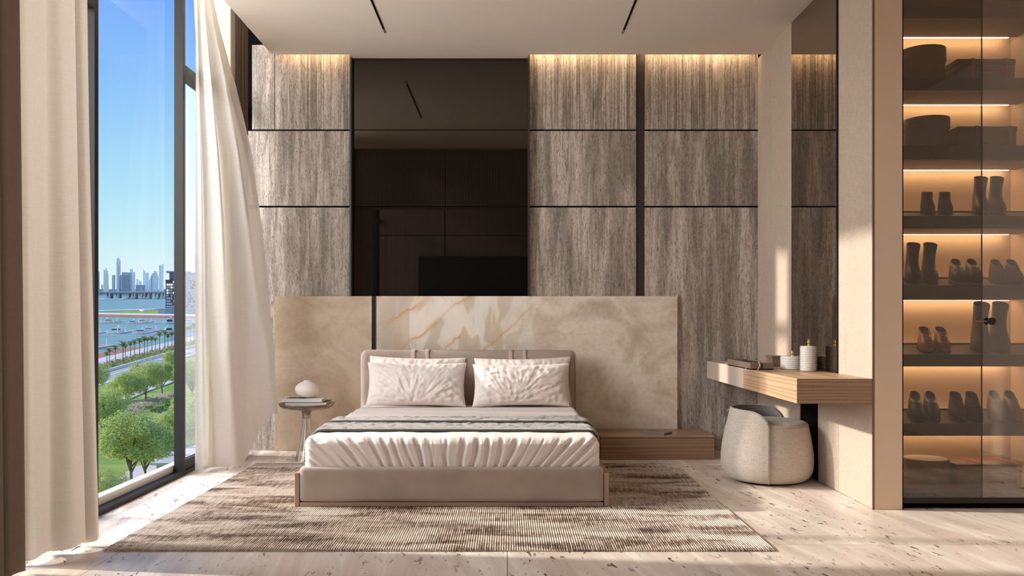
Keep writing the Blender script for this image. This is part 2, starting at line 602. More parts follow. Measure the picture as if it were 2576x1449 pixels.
BRONZE = flat('dark_bronze_metal', rgb(66, 56, 48), 0.45, metal=0.4)
BROWNMETAL = flat('brown_metal', rgb(122, 96, 76), 0.4, metal=0.4)
SMOKE = mirror_mat('smoked_mirror', (0.085, 0.074, 0.066, 1))
MIRROR = mirror_mat('bronze_mirror', (0.40, 0.345, 0.30, 1))
GLASS = pane_mat('window_glass')
GLASS_SASH = pane_mat('sash_glass', milk=0.05)
BRONZE_GLASS = pane_mat('bronze_door_glass', (0.74, 0.65, 0.56, 1), 0.03, 0.8)
BRONZE_GLASS_REFL = pane_mat('bronze_glass_reflection_tint', (0.80, 0.71, 0.63, 1), 0.07, 1.0)  # lighter copy of the door glass, a room reflection put into its tint
SHEER = cloth_mat('white_sheer', rgb(218, 211, 203), 0.23, 0.09)
SHEER_B = cloth_mat('fine_white_sheer', rgb(222, 215, 207), 0.30, 0.20)
SHEER_L = cloth_mat('cream_linen_sheer', rgb(206, 195, 182), 0.13, 0.0)
TAUPE = cloth_mat('taupe_curtain', rgb(128, 113, 100), 0.03)
SHEET = flat('white_cotton', rgb(224, 213, 206), 0.75, spec=0.25, sheen=0.15, var=0.015, vscale=30)
VELVET = flat('taupe_velvet', rgb(164, 148, 137), 0.8, spec=0.15, sheen=0.2, var=0.09, vscale=5)
VELVET_TRIM = flat('taupe_leather_strap', rgb(182, 163, 148), 0.6, sheen=0.2)
RAIL = flat('taupe_side_rail', rgb(158, 132, 112), 0.5)
SCREEN = flat('black_screen', rgb(4, 4, 4), 0.15)

# ------------------------------------------------------------------ room shell
WX = -2.45                    # inner face of the glazed wall
RXW = 2.27                    # linen wall
YB = 7.56                     # face of the stone wall
ZC = 3.55                     # ceiling
XC = -2.10                    # ceiling edge beside the curtain pocket
YF = 5.18                     # wardrobe / pillar front
YR = -0.8                     # rear wall


def structure(name, label=None, cat=None, loc=(0, 0, 0)):
    return thing(name, label, cat, loc, kind='structure')


# floor of large travertine slabs
floor = structure('floor', 'pale beige travertine slab floor with fine dark pits', 'floor')
box('screed', -2.62, 4.32, YR, 7.60, -0.12, -0.022, BLACK, floor)
rowsY = [YR, 0.25, 2.31, 4.37, 6.43, 7.595]
for r in range(5):
    off = (-1.964, 0.0, 1.92, 3.86) if r != 3 else (-1.964, 0.0, 1.92, 3.86)
    xs = [WX - 0.005] + list(off) + [4.3]
    for i in range(len(xs) - 1):
        box('slab', xs[i] + 0.0015, xs[i + 1] - 0.0015, rowsY[r] + 0.0015, rowsY[r + 1] - 0.0015, -0.02, 0.0, FLOOR, floor)

# ceiling with its curtain pocket and roof slab
ceiling = structure('ceiling', 'plain off-white ceiling with a dropped edge beside the curtains', 'ceiling')
box('ceiling_board', XC, 2.30, 3.5, 7.45, ZC, ZC + 0.03, PLASTER, ceiling)
box('ceiling_board', XC, 4.32, YR, 3.5, ZC, ZC + 0.03, PLASTER, ceiling)
box('ceiling_board', 2.30, 4.32, 3.5, YF + 0.02, ZC, ZC + 0.03, PLASTER, ceiling)
box('ceiling_board', PX(887, YB), PX(1328, YB), 7.45, 7.60, ZC, ZC + 0.03, PLASTER, ceiling)
box('pocket_side', XC, XC + 0.02, YR, 7.60, ZC + 0.03, 4.04, PLASTER, ceiling)
box('roof_slab', -2.62, 4.45, YR - 0.15, 7.90, 4.04, 4.2, PLASTER, ceiling)
bm_ = structure('reflection_beam', 'added dark wood beam out of view, there for the smoked mirror reflection', 'beam')  # beam added above the view to fill the mirror's reflection
box('core', XC + 0.02, 0.7, 3.32, 3.62, 2.76, ZC, BLACK, bm_)
for (a, bx) in ((XC + 0.02, -0.862), (-0.852, 0.7)):
    box('panel', a, bx, 3.62, 3.64, 2.75, ZC - 0.001, DARKWOOD, bm_)
box('panel', XC + 0.02, 0.7, 3.32, 3.62, 2.75, 2.76, DARKWOOD, bm_)

# back wall: black backing, stone panels with recessed joints
wall_back = structure('wall_back', 'grey veined travertine panel wall behind the bed', 'wall')
box('backing', -2.62, 2.6, 7.60, 7.9, -0.12, 4.04, BLACK, wall_back)
SY0, SY1 = YB, 7.60
def stone(x0, x1, y0, y1, nm='panel'):
    return box(nm, PX(x0, YB), PX(x1, YB), SY0, SY1, PZ(y1, YB), PZ(y0, YB), STONE, wall_back)
zlow = PZ(0, YB)
cols = [(619, 882), (1332.5, 1600), (1622, 1907.3)]
for ci, (a, bx) in enumerate(cols):
    stone(a, bx, 329.5, 517.5)
    box('panel', PX(a, YB), PX(bx, YB), SY0, SY1, 0.0, PZ(522, YB), STONE, wall_back)
# fluted upper row, each flute a narrow strip of stone
def flutes(a, bx, ytop):
    x = a
    while x < bx - 1:
        w = random.choice((5.5, 6.5, 8, 8, 10, 14)) if not (a < 700 and x < 760) else 38.0
        x2 = min(x + w, bx)
        if bx - x2 < 4: x2 = bx
        dy = random.choice((0.0, 0.0, 0.002, 0.004))
        box('flute', PX(x, YB) + 0.0007, PX(x2, YB) - 0.0007, SY0 + dy, SY1, PZ(325, YB), ytop, STONE, wall_back)
        x = x2
box('panel', PX(634, YB), PX(690, YB), SY0, SY1, PZ(325, YB), PZ(113, YB), STONE, wall_back)
flutes(690.5, 882, 3.85)
flutes(1332.5, 1600, 3.85)
flutes(1622, 1907.3, 3.85)
box('metal_strip', PX(1600.5, YB), PX(1621.5, YB), YB + 0.012, 7.60, 0.0, 3.85, BRONZE, wall_back)
box('cove_back', XC, 2.30, 7.45, 7.60, 3.86, 3.88, BLACK, wall_back)

# cove light strips that wash the stone
LED = emit('warm_led', (1.0, 0.70, 0.40, 1), 24.0)
for i, (a, bx) in enumerate(((700, 880), (1335, 1598), (1624, 1900))):
    t = thing('cove_light', 'warm light line washing the fluted stone ' + ('beside the curtains', 'between the dark mirror and the metal strip', 'beside the linen wall')[i], 'cove light',
              (PX((a + bx) / 2, 7.46), 7.458, ZC + 0.06), 'cove lights over the stone wall')
    box('strip', PX(a, 7.46), PX(bx, 7.46), 7.452, 7.462, ZC + 0.045, ZC + 0.075, LED, t)

# smoked mirror in the middle of the wall
t = thing('smoked_mirror', 'tall dark smoked mirror set into the stone wall behind the bed', 'mirror', (PX(1107, YB), YB, 0))
ym = YB + 0.02
for (ya, yb) in ((146, 326), (328, 519.3), (520.7, 1130)):
    box('pane', PX(888, ym), PX(1327, ym), ym, ym + 0.01, max(PZ(yb, ym), 0.001), PZ(ya, ym), SMOKE, t)
box('side_fin', PX(882, YB), PX(886.5, YB), YB - 0.05, 7.60, PZ(744, 7.53) + 0.002, ZC + 0.02, BRONZE, t)
box('side_fin', PX(1327.5, YB), PX(1332, YB), YB - 0.05, 7.60, PZ(744, 7.53) + 0.002, ZC + 0.02, BRONZE, t)
box('head_trim', PX(887, YB), PX(1327, YB), YB - 0.005, 7.60, PZ(146, YB), ZC - 0.001, BROWNMETAL, t)

# onyx slabs
t = box('onyx_slab', PX(692, 7.53), PX(935, 7.53), 7.53, 7.559, 0.001, PZ(745, 7.53), ONYX)
tag(t, 'upright brownish onyx slab behind the round side table', 'stone slab')
t = box('onyx_slab', PX(947, 7.53), PX(1704, 7.53), 7.53, 7.559, 0.001, PZ(745, 7.53), ONYX)
tag(t, 'wide beige onyx slab with amber veins behind the headboard', 'stone slab')
t = thing('slab_joint', 'dark metal strip between the two onyx slabs', 'metal strip', (PX(941, 7.53), 7.55, 0))
box('channel', PX(935.3, 7.53), PX(946.7, 7.53), 7.546, 7.559, 0.001, PZ(745, 7.53), BRONZE, t)
box('rib', PX(938.5, 7.53), PX(941, 7.53), 7.538, 7.546, 0.001, PZ(745, 7.53), FRAME, t)

# linen wall with mirror, black slot and pillar
wall_right = structure('wall_right', 'linen covered panel wall on the vanity side', 'wall')
box('backing', RXW + 0.015, 2.452, YF + 0.012, 7.60, -0.02, 4.04, BLACK, wall_right)
def lin_panel(ya, yb, z0, z1, m=LINEN, x=RXW, nm='panel'):
    return box(nm, x, RXW + 0.015, ya + 0.0015, yb - 0.0015, z0, z1, m, wall_right)
lin_panel(7.19, 7.5612, 0.004, ZC)
lin_panel(6.66, 7.19, 0.004, ZC)
lin_panel(6.474, 6.66, 0.004, 0.80)
lin_panel(6.10, 6.474, 0.004, 0.80, BLACK, RXW + 0.006, 'black_slot')
lin_panel(5.72, 6.10, 0.004, 0.80)
lin_panel(5.19, 5.72, 0.004, ZC)
box('edge_trim', RXW - 0.002, RXW + 0.009, YF, 5.19, 0.0, ZC, BROWNMETAL, wall_right)
pillar = structure('pillar', 'plain beige lacquered pillar between vanity and wardrobe', 'pillar')
box('shaft', RXW + 0.010, 2.452, YF, YF + 0.012, 0.0, ZC, LACQUER_TAUPE, pillar)
mt = thing('vanity_mirror', 'tall bronze mirror on the linen wall above the floating desk', 'mirror', (RXW, 6.2, 0.815))
box('pane', RXW - 0.004, RXW + 0.014, 5.737, 6.657, 0.815, ZC - 0.002, MIRROR, mt)
box('side_frame', RXW - 0.012, RXW + 0.014, 5.72, 5.737, 0.815, ZC - 0.002, FRAME, mt)

# rear half of the room (seen in the mirrors)
wall_rear = structure('wall_rear', 'dark wood panelled wall at the far end of the room', 'wall')
box('backing', -2.62, 4.45, YR - 0.15, YR - 0.02, -0.12, 4.04, BLACK, wall_rear)
for (a, bx) in ((-2.44, -1.205), (-1.18, 1.42), (1.445, 4.29)):
    for (za, zb) in ((0.004, 2.80), (2.815, ZC)):
        box('panel', a, bx, YR - 0.02, YR, za, zb, DARKWOOD, wall_rear)
tv = thing('television', 'large black television on the dark wood wall', 'television', (-0.2, YR + 0.03, 1.0))
box('body', -1.69, 1.30, YR + 0.002, YR + 0.05, 0.75, 2.41, FRAME, tv)
box('screen', -1.68, 1.29, YR + 0.05, YR + 0.053, 0.76, 2.40, SCREEN, tv)
wall_side = structure('wall_side', 'plain wall right of the camera', 'wall')
box('plaster', 4.30, 4.45, YR, 7.90, -0.12, 4.04, PLASTER, wall_side)
box('plaster', 3.62, 4.30, YF, YF + 0.12, 0.0, ZC, LACQUER_TAUPE, wall_side)

# glazed wall
wall_left = structure('wall_left', 'full height black framed glass wall', 'wall')
box('header', -2.62, WX - 0.0, YR - 0.15, 7.60, 3.98, 4.04, FRAME, wall_left)
box('upstand', -2.62, WX - 0.005, YR - 0.15, 7.60, -0.12, -0.021, FRAME, wall_left)
MULL = [-0.425, 0.927, 2.279, 3.631, 4.983, 6.335]
GX = -2.517
LEDGE = flat('white_ledge', rgb(238, 236, 232), 0.6)
box('outer_ledge', GX - 0.075, GX - 0.012, YR - 0.15, 7.60, -0.12, 0.078, LEDGE, wall_left)
edges = [YR] + MULL + [7.585]
for i in range(len(edges) - 1):
    a, b2 = edges[i], edges[i + 1]
    w = structure('window_%d' % (i + 1))
    a0 = a + (0.022 if i else 0.0)
    b0 = b2 - (0.022 if i < len(edges) - 2 else 0.0)
    if i < len(edges) - 2:
        box('mullion', GX - 0.004, WX, b2 - 0.022, b2 + 0.022, -0.02, 3.98, FRAME, w, 0.002, 1)
    sash = (i == 6) or (i % 2 == 0 and i < 6)
    box('bottom_rail', GX - 0.006, WX, a0, b0, -0.02, 0.030, FRAME, w)
    if sash:
        box('transom', GX - 0.006, WX, a0, b0, 3.03, 3.12, FRAME, w)
        box('sash_rail', GX - 0.006, WX - 0.02, a0, b0, 0.030, 0.105, FRAME, w)
        box('pane', GX - 0.004, GX + 0.004, a0, b0, 0.105, 3.03, GLASS_SASH if i == 6 else GLASS, w)
        box('pane', GX - 0.004, GX + 0.004, a0, b0, 3.12, 3.98, GLASS, w)
    else:
        box('pane', GX - 0.004, GX + 0.004, a0, b0, 0.030, 3.98, GLASS, w)

# recessed linear spotlights in the ceiling
SPOT_END = flat('brushed_bronze_end', rgb(150, 118, 96), 0.4, metal=0.5)
for i, (xx, y1) in enumerate(((-1.006, 6.89), (0.953, 6.91))):
    t = thing('linear_light', ('black linear light slot in the ceiling nearer the curtains', 'black linear light slot in the ceiling nearer the linen wall')[i], 'ceiling light', (xx, 6.3, ZC), 'linear ceiling lights')
    box('channel', xx - 0.008, xx + 0.008, 5.4, y1 - 0.10, ZC - 0.003, ZC + 0.02, BLACK, t)
    box('end_piece', xx - 0.008, xx + 0.008, y1 - 0.10, y1, ZC - 0.002, ZC + 0.02, SPOT_END, t)

# ------------------------------------------------------------------ curtains
def lerp(a, b, t): return a + (b - a) * t


def pl(pts, v):
    """piecewise smooth interpolation of (v, value...)"""
    for i in range(len(pts) - 1):
        if v <= pts[i + 1][0] or i == len(pts) - 2:
            t = min(max((v - pts[i][0]) / (pts[i + 1][0] - pts[i][0]), 0), 1)
            return [lerp(p, q, t) for p, q in zip(pts[i][1:], pts[i + 1][1:])]


ZT = 4.0
def sheer_left(u, v):
    # u: 0 nearest the open glass .. 1 towards the camera; v: 0 top .. 1 hem
    x = lerp(-2.275, lerp(-2.175, -2.305, sstep(0, 1, u)), v ** 1.5)
    y = lerp(lerp(4.455, 3.80, u), lerp(4.385, 3.95, u), v)
    ph = 2 * PI * (3.3 * u + 0.30 * math.sin(4.2 * u + 0.8) + 0.10 * nz(u * 3, v * 0.8, 2)) + 0.35 * math.sin(v * 2.2 + u * 3)
    amp = lerp(0.038, 0.05, v)
    x += amp * (math.sin(ph) + 0.30 * math.sin(2 * ph + 0.8 + v)) * (0.7 + 0.6 * nz(u * 4, 0.3, 5) ** 2 + 0.3 * sstep(0.4, 0, u))
    y += 0.018 * math.cos(ph * 1.0 + 0.6) + 0.006 * nz(u * 9, v * 2.0)
    zb = 0.018 + 0.022 * (0.5 + 0.5 * math.sin(ph + 0.7))
    return (x, y, lerp(ZT, zb, v))
c1 = surf('sheer_curtain', sheer_left, 160, 60, SHEER_L, None, True, (-2.27, 4.1, 0))
tag(c1, 'white sheer curtain hanging straight, between the black jamb and the dark drape', 'curtain', 'curtains on the glass wall')


def taupe_left(u, v):
    x = lerp(-2.225, -2.262, v)
    y = lerp(lerp(3.72, 1.5, u), lerp(3.85, 1.5, u), v)
    ph = u * 2 * PI * 16 + 0.4 * math.sin(v * 1.7)
    x += 0.040 * math.sin(ph) + 0.010 * math.sin(2.3 * ph)
    y += 0.02 * math.cos(ph)
    return (x, y, lerp(ZT, 0.012 + 0.01 * math.sin(ph), v))
c2 = surf('drape', taupe_left, 420, 30, TAUPE, None, True, (-2.2, 3.5, 0))
tag(c2, 'dark taupe drape at the edge nearest the camera', 'curtain', 'curtains on the glass wall')

# blown-in sheer
RE = [(0.0, 523, 6.55), (0.074, 545, 6.58), (0.20, 592, 6.64), (0.36, 634, 6.70), (0.53, 660, 6.76), (0.70, 677, 6.82), (0.84, 690, 6.88), (1.0, 699, 6.95)]
def sheer_right(u, v):
    zt, zb = ZT, 0.02 + 0.40 * sstep(0.50, 1.0, u) - 0.02 * sstep(0.93, 1.0, u)
    z = lerp(zt, zb, v)
    vv = min(max((3.72 - z) / 3.36, 0.0), 1.0)
    xr, yr = pl(RE, vv)
    Xr = PX(xr, yr)
    Xl = lerp(-2.372, -2.405, v); Yl = lerp(6.36, 6.43, v)
    s = u ** lerp(0.85, 1.0, v)
    x = lerp(Xl, Xr, s); y = lerp(Yl, yr, s)
    d = Vector((Xr - Xl, yr - Yl)); d.normalize()
    n = (d.y, -d.x)
    ph = (u + 0.16 * math.sin(3.1 * u + 0.6)) * (1 + 0.5 * (1 - v)) * 2 * PI * 2.6 - 1.6 * v + 0.8 * nz(u * 2.5, v * 1.5)
    wid = sstep(0.0, 0.06, u) * (1 - 0.85 * sstep(0.86, 1.0, u))
    amp = lerp(0.030, 0.040, v) * wid
    k = math.sin(ph) + 0.32 * math.sin(2.3 * ph + 2.5 * v) * (1 - 0.6 * v) + 0.6 * nz(u * 6 - v * 2.5, v * 2.2)
    bulge = 0.10 * math.sin(PI * u) * math.sin(PI * min(v * 1.05, 1.0)) ** 1.2
    o = amp * k + bulge * 0.7
    x += n[0] * o; y += n[1] * o
    if x < -2.43: x = -2.43
    return (x, y, z)
c3 = surf('sheer_curtain', sheer_right, 170, 110, SHEER, None, True, (-2.2, 6.7, 0))
tag(c3, 'white sheer curtain blown into the room beside the onyx slab', 'curtain', 'curtains on the glass wall')


def sheer_back(u, v):
    y = lerp(6.52, 7.03, u)
    ph = u * 2 * PI * 5.0 + 0.3 * math.sin(v * 3)
    x = -2.335 + 0.03 * math.sin(ph)
    return (x, y, lerp(ZT, 0.05, v))
c4 = surf('sheer_curtain', sheer_back, 100, 24, SHEER_B, None, True, (-2.33, 6.7, 0))
tag(c4, 'gathered white sheer folds behind the blown curtain, next to the taupe drape', 'curtain', 'curtains on the glass wall')


def taupe_right(u, v):
    y = lerp(6.98, 7.28, u)
    ph = u * 2 * PI * 5.2 + 0.35 * math.sin(v * 2.4)
    x = lerp(-2.310, -2.292, u) + 0.028 * math.sin(ph) + 0.01 * math.sin(2.2 * ph)
    return (x, y + 0.012 * math.cos(ph), lerp(ZT, 0.02, v))
c5 = surf('drape', taupe_right, 120, 30, TAUPE, None, True, (-2.29, 7.1, 0))
tag(c5, 'taupe pleated drape in the corner by the stone wall', 'curtain', 'curtains on the glass wall')

# ------------------------------------------------------------------ rug
def rug_mat():
    m, nt, b = new_mat('woven_rug')
    p = opos(nt)
    patch = noise_t(nt, mapping(nt, p, (1.0, 3.6, 1)), 1.5, 8.0, 0.66, 0.5)
    rib = noise_t(nt, mapping(nt, p, (84, 7.0, 1)), 1.0, 3.0, 0.6)
    tuft = noise_t(nt, mapping(nt, p, (150, 110, 1)), 1.0, 2.0, 0.6)
    v = math_n(nt, 'ADD', patch, math_n(nt, 'MULTIPLY', math_n(nt, 'SUBTRACT', rib, 0.5), 0.42))
    v = math_n(nt, 'ADD', v, math_n(nt, 'MULTIPLY', math_n(nt, 'SUBTRACT', tuft, 0.5), 0.30))
    c = ramp(nt, v, [(0.26, rgb(70, 58, 50)), (0.40, rgb(116, 100, 88)), (0.48, rgb(170, 155, 141)), (0.57, rgb(204, 192, 179)), (0.75, rgb(222, 212, 200))])
    nt.links.new(c, b.inputs['Base Color'])
    b.inputs['Roughness'].default_value = 0.95
    b.inputs['Specular IOR Level'].default_value = 0.05
    bump(nt, b, tuft, 0.8, 0.004)
    return m


RUG = rug_mat()
rx0, rx1, ry0, ry1 = -2.05, 1.362, 4.236, 6.83
nr = 270
xs = []
for i in range(nr + 1):
    x = rx0 + (rx1 - rx0) * i / nr
    w = (rx1 - rx0) / nr
    if i < nr: xs += [(x, 0.0085), (x + w * 0.22, 0.0125), (x + w * 0.5, 0.014), (x + w * 0.78, 0.0125)]
    else: xs += [(x, 0.0085)]
nyr = 40
v, f = [], []
for j in range(nyr + 1):
    y = ry0 + (ry1 - ry0) * j / nyr
    for i, (x, z) in enumerate(xs):
        e = 0.0 if 0 < j < nyr else -0.0035
        v.append((x + 0.0012 * nz(x * 40, y * 6), y, z + e + 0.0012 * nz(x * 9, y * 9, 3)))
n1 = len(xs)
f = quads(n1, nyr + 1)
nb = len(v)
ring = [i for i in range(n1)] + [j * n1 + n1 - 1 for j in range(1, nyr + 1)] + [nyr * n1 + i for i in range(n1 - 2, -1, -1)] + [j * n1 for j in range(nyr - 1, 0, -1)]
for r in ring: v.append((v[r][0], v[r][1], 0.0005))
L = len(ring)
for k in range(L): f.append((ring[k], ring[(k + 1) % L], nb + (k + 1) % L, nb + k))
rug = mk('rug', v, f, RUG, None, True, ((rx0 + rx1) / 2, (ry0 + ry1) / 2, 0))
tag(rug, 'ribbed grey-beige rug with worn dark patches under the bed', 'rug')
RT = 0.0145

# ------------------------------------------------------------------ bed
BX0, BX1, BF = -1.299, 0.605, 5.205
BC = (BX0 + BX1) / 2
bed = thing('bed', 'low upholstered double bed in taupe velvet', 'bed', (BC, 6.3, RT))
def vdisp(p, n):
    return 0.0025 * nz(p.x * 4, p.y * 4, p.z * 5)
rbox('front_panel', BX0, BX1, BF, BF + 0.10, RT + 0.024, 0.258, 0.022, (60, 8, 16), VELVET, bed, vdisp)
rbox('side_panel', BX0, BX0 + 0.09, BF + 0.10, 7.33, RT + 0.024, 0.25, 0.02, (6, 40, 12), VELVET, bed, vdisp)
rbox('side_panel', BX1 - 0.09, BX1, BF + 0.10, 7.33, RT + 0.024, 0.25, 0.02, (6, 40, 12), VELVET, bed, vdisp)
box('base_trim', BX0 + 0.005, BX1 - 0.005, BF + 0.004, BF + 0.06, RT, RT + 0.024, RAIL, bed, 0.002, 1)
for s, xa in ((0, BX0 - 0.030), (1, BX1)):
    box('side_rail', xa, xa + 0.030, BF + 0.006, 7.40, RT, 0.222, RAIL, bed, 0.003, 1)
box('slat_base', BX0 + 0.09, BX1 - 0.09, BF + 0.10, 7.33, 0.12, 0.2, VELVET, bed)
hb = rbox('headboard', -1.292, 0.607, 7.315, 7.44, 0.03, 0.916, 0.058, (70, 10, 40), VELVET, bed, lambda p, n: 0.004 * nz(p.x * 3, p.z * 3))
tube('piping', [(0.603, 7.335, 0.06), (0.603, 7.335, 0.5), (0.603, 7.337, 0.85), (0.590, 7.34, 0.885)], 0.005, VELVET_TRIM, hb, 6)
for xx in (1040, 1074.5, 1285, 1319.5):
    X = PX(xx, 7.31)
    pts = [(X, 7.315 - 0.004, 0.45)] + [(X, 7.311, 0.6 + 0.03 * i) for i in range(9)] + [(X, 7.3135, 0.868), (X, 7.327, 0.902), (X, 7.35, 0.917), (X, 7.40, 0.920)]
    # strap: flat band following the face and the top edge
    v = []
    for p in pts: v += [(p[0] - 0.016, p[1] - 0.006, p[2] + (0.004 if p[2] > 0.88 else 0)), (p[0] + 0.016, p[1] - 0.006, p[2] + (0.004 if p[2] > 0.88 else 0))]
    o = mk('strap', v, quads(2, len(pts)), VELVET_TRIM, hb, True)
    md = o.modifiers.new('thick', 'SOLIDIFY'); md.thickness = 0.008; md.offset = -1
    bv = o.modifiers.new('soft', 'BEVEL'); bv.width = 0.002; bv.segments = 2

# mattress with fitted sheet
def fold(x):
    return abs(nz(x * 1.0, 3.1)) 
ZTOP = 0.44
def duvet_disp(p, n):
    d = 0.0
    if n.y < -0.15:
        k = 1.25
        h = max(ZTOP - p.z, 0.0)
        q = (p.x - BC) / (1 - k * h * (0.75 + 0.25 * abs(p.x - BC)))
        r = nz(q * 15.0, 0.7 + p.z * 2.0) + 0.75 * nz(q * 36.0 + 5, p.z * 4.0) + 0.45 * nz(q * 70, p.z * 6)
        r = 0.7 * r + 0.55 * math.sin(q * 2 * PI * 11.5 + 4.0 * nz(q * 2.3, 8.0) + 2.0 * nz(q * 5.0, p.z * 5))
        ridge = 1 - abs(r) * 1.6
        env = sstep(0.215, 0.27, p.z) * (1 - 0.55 * sstep(0.40, 0.44, p.z))
        d += (0.009 * r + 0.0065 * ridge) * env * sstep(0.15, 0.6, -n.y)
    if n.z > 0.3:
        d += (0.0045 * nz(p.x * 5, p.y * 6, 2) + 0.003 * nz(p.x * 3 + p.y * 2, p.y * 17, 5)) * n.z
        if p.y < 5.75:
            q = (p.x - BC)
            d += 0.006 * nz(q * 15.0, 4.0 + p.y * 1.2) * (1 - sstep(5.3, 5.75, p.y))
    if abs(n.x) > 0.4:
        d += 0.006 * nz(p.y * 8, p.z * 2) * sstep(0.22, 0.3, p.z)
    return d
mat_o = rbox('mattress', BX0 + 0.020, BX1 - 0.022, BF + 0.035, 7.325, 0.205, ZTOP, 0.052, (300, 130, 44), SHEET, bed, duvet_disp)

# quilted throw: two soft bands folded across the bed
def throw_mat():
    m, nt, b = new_mat('grey_quilted_throw')
    p = opos(nt)
    n1 = noise_t(nt, mapping(nt, p, (9, 26, 9)), 1.6, 4.0, 0.6, 0.6)
    c = ramp(nt, n1, [(0.3, rgb(96, 91, 86)), (0.55, rgb(134, 128, 121)), (0.75, rgb(152, 146, 139))])
    nt.links.new(c, b.inputs['Base Color'])
    b.inputs['Roughness'].default_value = 0.55
    b.inputs['Sheen Weight'].default_value = 0.3
    bump(nt, b, noise_t(nt, p, 160, 3.0), 0.25, 0.002)
    return m
THROW = throw_mat()
THROW_EDGE = flat('dark_throw_binding', rgb(66, 64, 60), 0.6)
throw = thing('throw', 'grey quilted throw folded across the bed', 'throw', (BC, 5.85, ZTOP))
def bedsec(s):
    """cross section of the bed: s from 0 (left side, low) to 1 (right side, low) -> x, z, normal"""
    xl, xr, r = BX0 + 0.020, BX1 - 0.022, 0.052
    segs = [('l', 0.085), ('cl', PI * r / 2), ('t', xr - xl - 2 * r), ('cr', PI * r / 2), ('r', 0.085)]
    tot = sum(q[1] for q in segs)
    d = s * tot
    for nm, ln in segs:
        if d <= ln or nm == 'r':
            if nm == 'l': return xl, ZTOP - r - 0.085 + d, (-1, 0)
            if nm == 'cl':
                a = PI - d / r
                return xl + r + r * math.cos(a), ZTOP - r + r * math.sin(a), (math.cos(a), math.sin(a))
            if nm == 't': return xl + r + d, ZTOP, (0, 1)
            if nm == 'cr':
                a = PI / 2 - d / r
                return xr - r + r * math.cos(a), ZTOP - r + r * math.sin(a), (math.cos(a), math.sin(a))
            return xr, ZTOP - r - d, (1, 0)
        d -= ln
def throw_band(y0, y1, seed, hgt):
    def fn(u, v):
        x, z, n = bedsec(u)
        skew = 0.03 * math.sin(u * 2.2 + seed)
        y = lerp(y0, y1, v) + skew + 0.006 * nz(u * 16, seed)
        e = math.sin(PI * min(max(v, 0.0), 1.0)) ** 0.45
        q = Vector((u * 30.0 + 0.6 * nz(u * 20, v * 3, seed), v * 5.0 + nz(u * 11, v * 2, seed + 4) * 0.8, seed))
        w = noise.voronoi(q)[0][0]
        w2 = noise.voronoi(q)[0][1]
        puff = min((w2 - w) * 1.6, 1.0)
        o = 0.010 + hgt * e + 0.011 * puff * e + 0.003 * nz(u * 60, v * 6)
        return (x + n[0] * o, y, z + n[1] * o)
    return fn
surf('band', throw_band(5.475, 5.835, 1.0, 0.012), 330, 40, THROW, throw)
surf('band', throw_band(5.86, 6.25, 5.0, 0.016), 330, 40, THROW, throw)
def binding(yy, seed, o):
    pts = []
    for i in range(120):
        u = i / 119
        x, z, n = bedsec(u)
        pts.append((x + n[0] * o, yy + 0.03 * math.sin(u * 2.2 + seed) + 0.006 * nz(u * 16, seed), z + n[1] * o))
    return pts
tube('binding', binding(5.475, 1.0, 0.011), 0.008, THROW_EDGE, throw, 6)
tube('binding', binding(5.845, 1.0, 0.020), 0.014, THROW_EDGE, throw, 6)

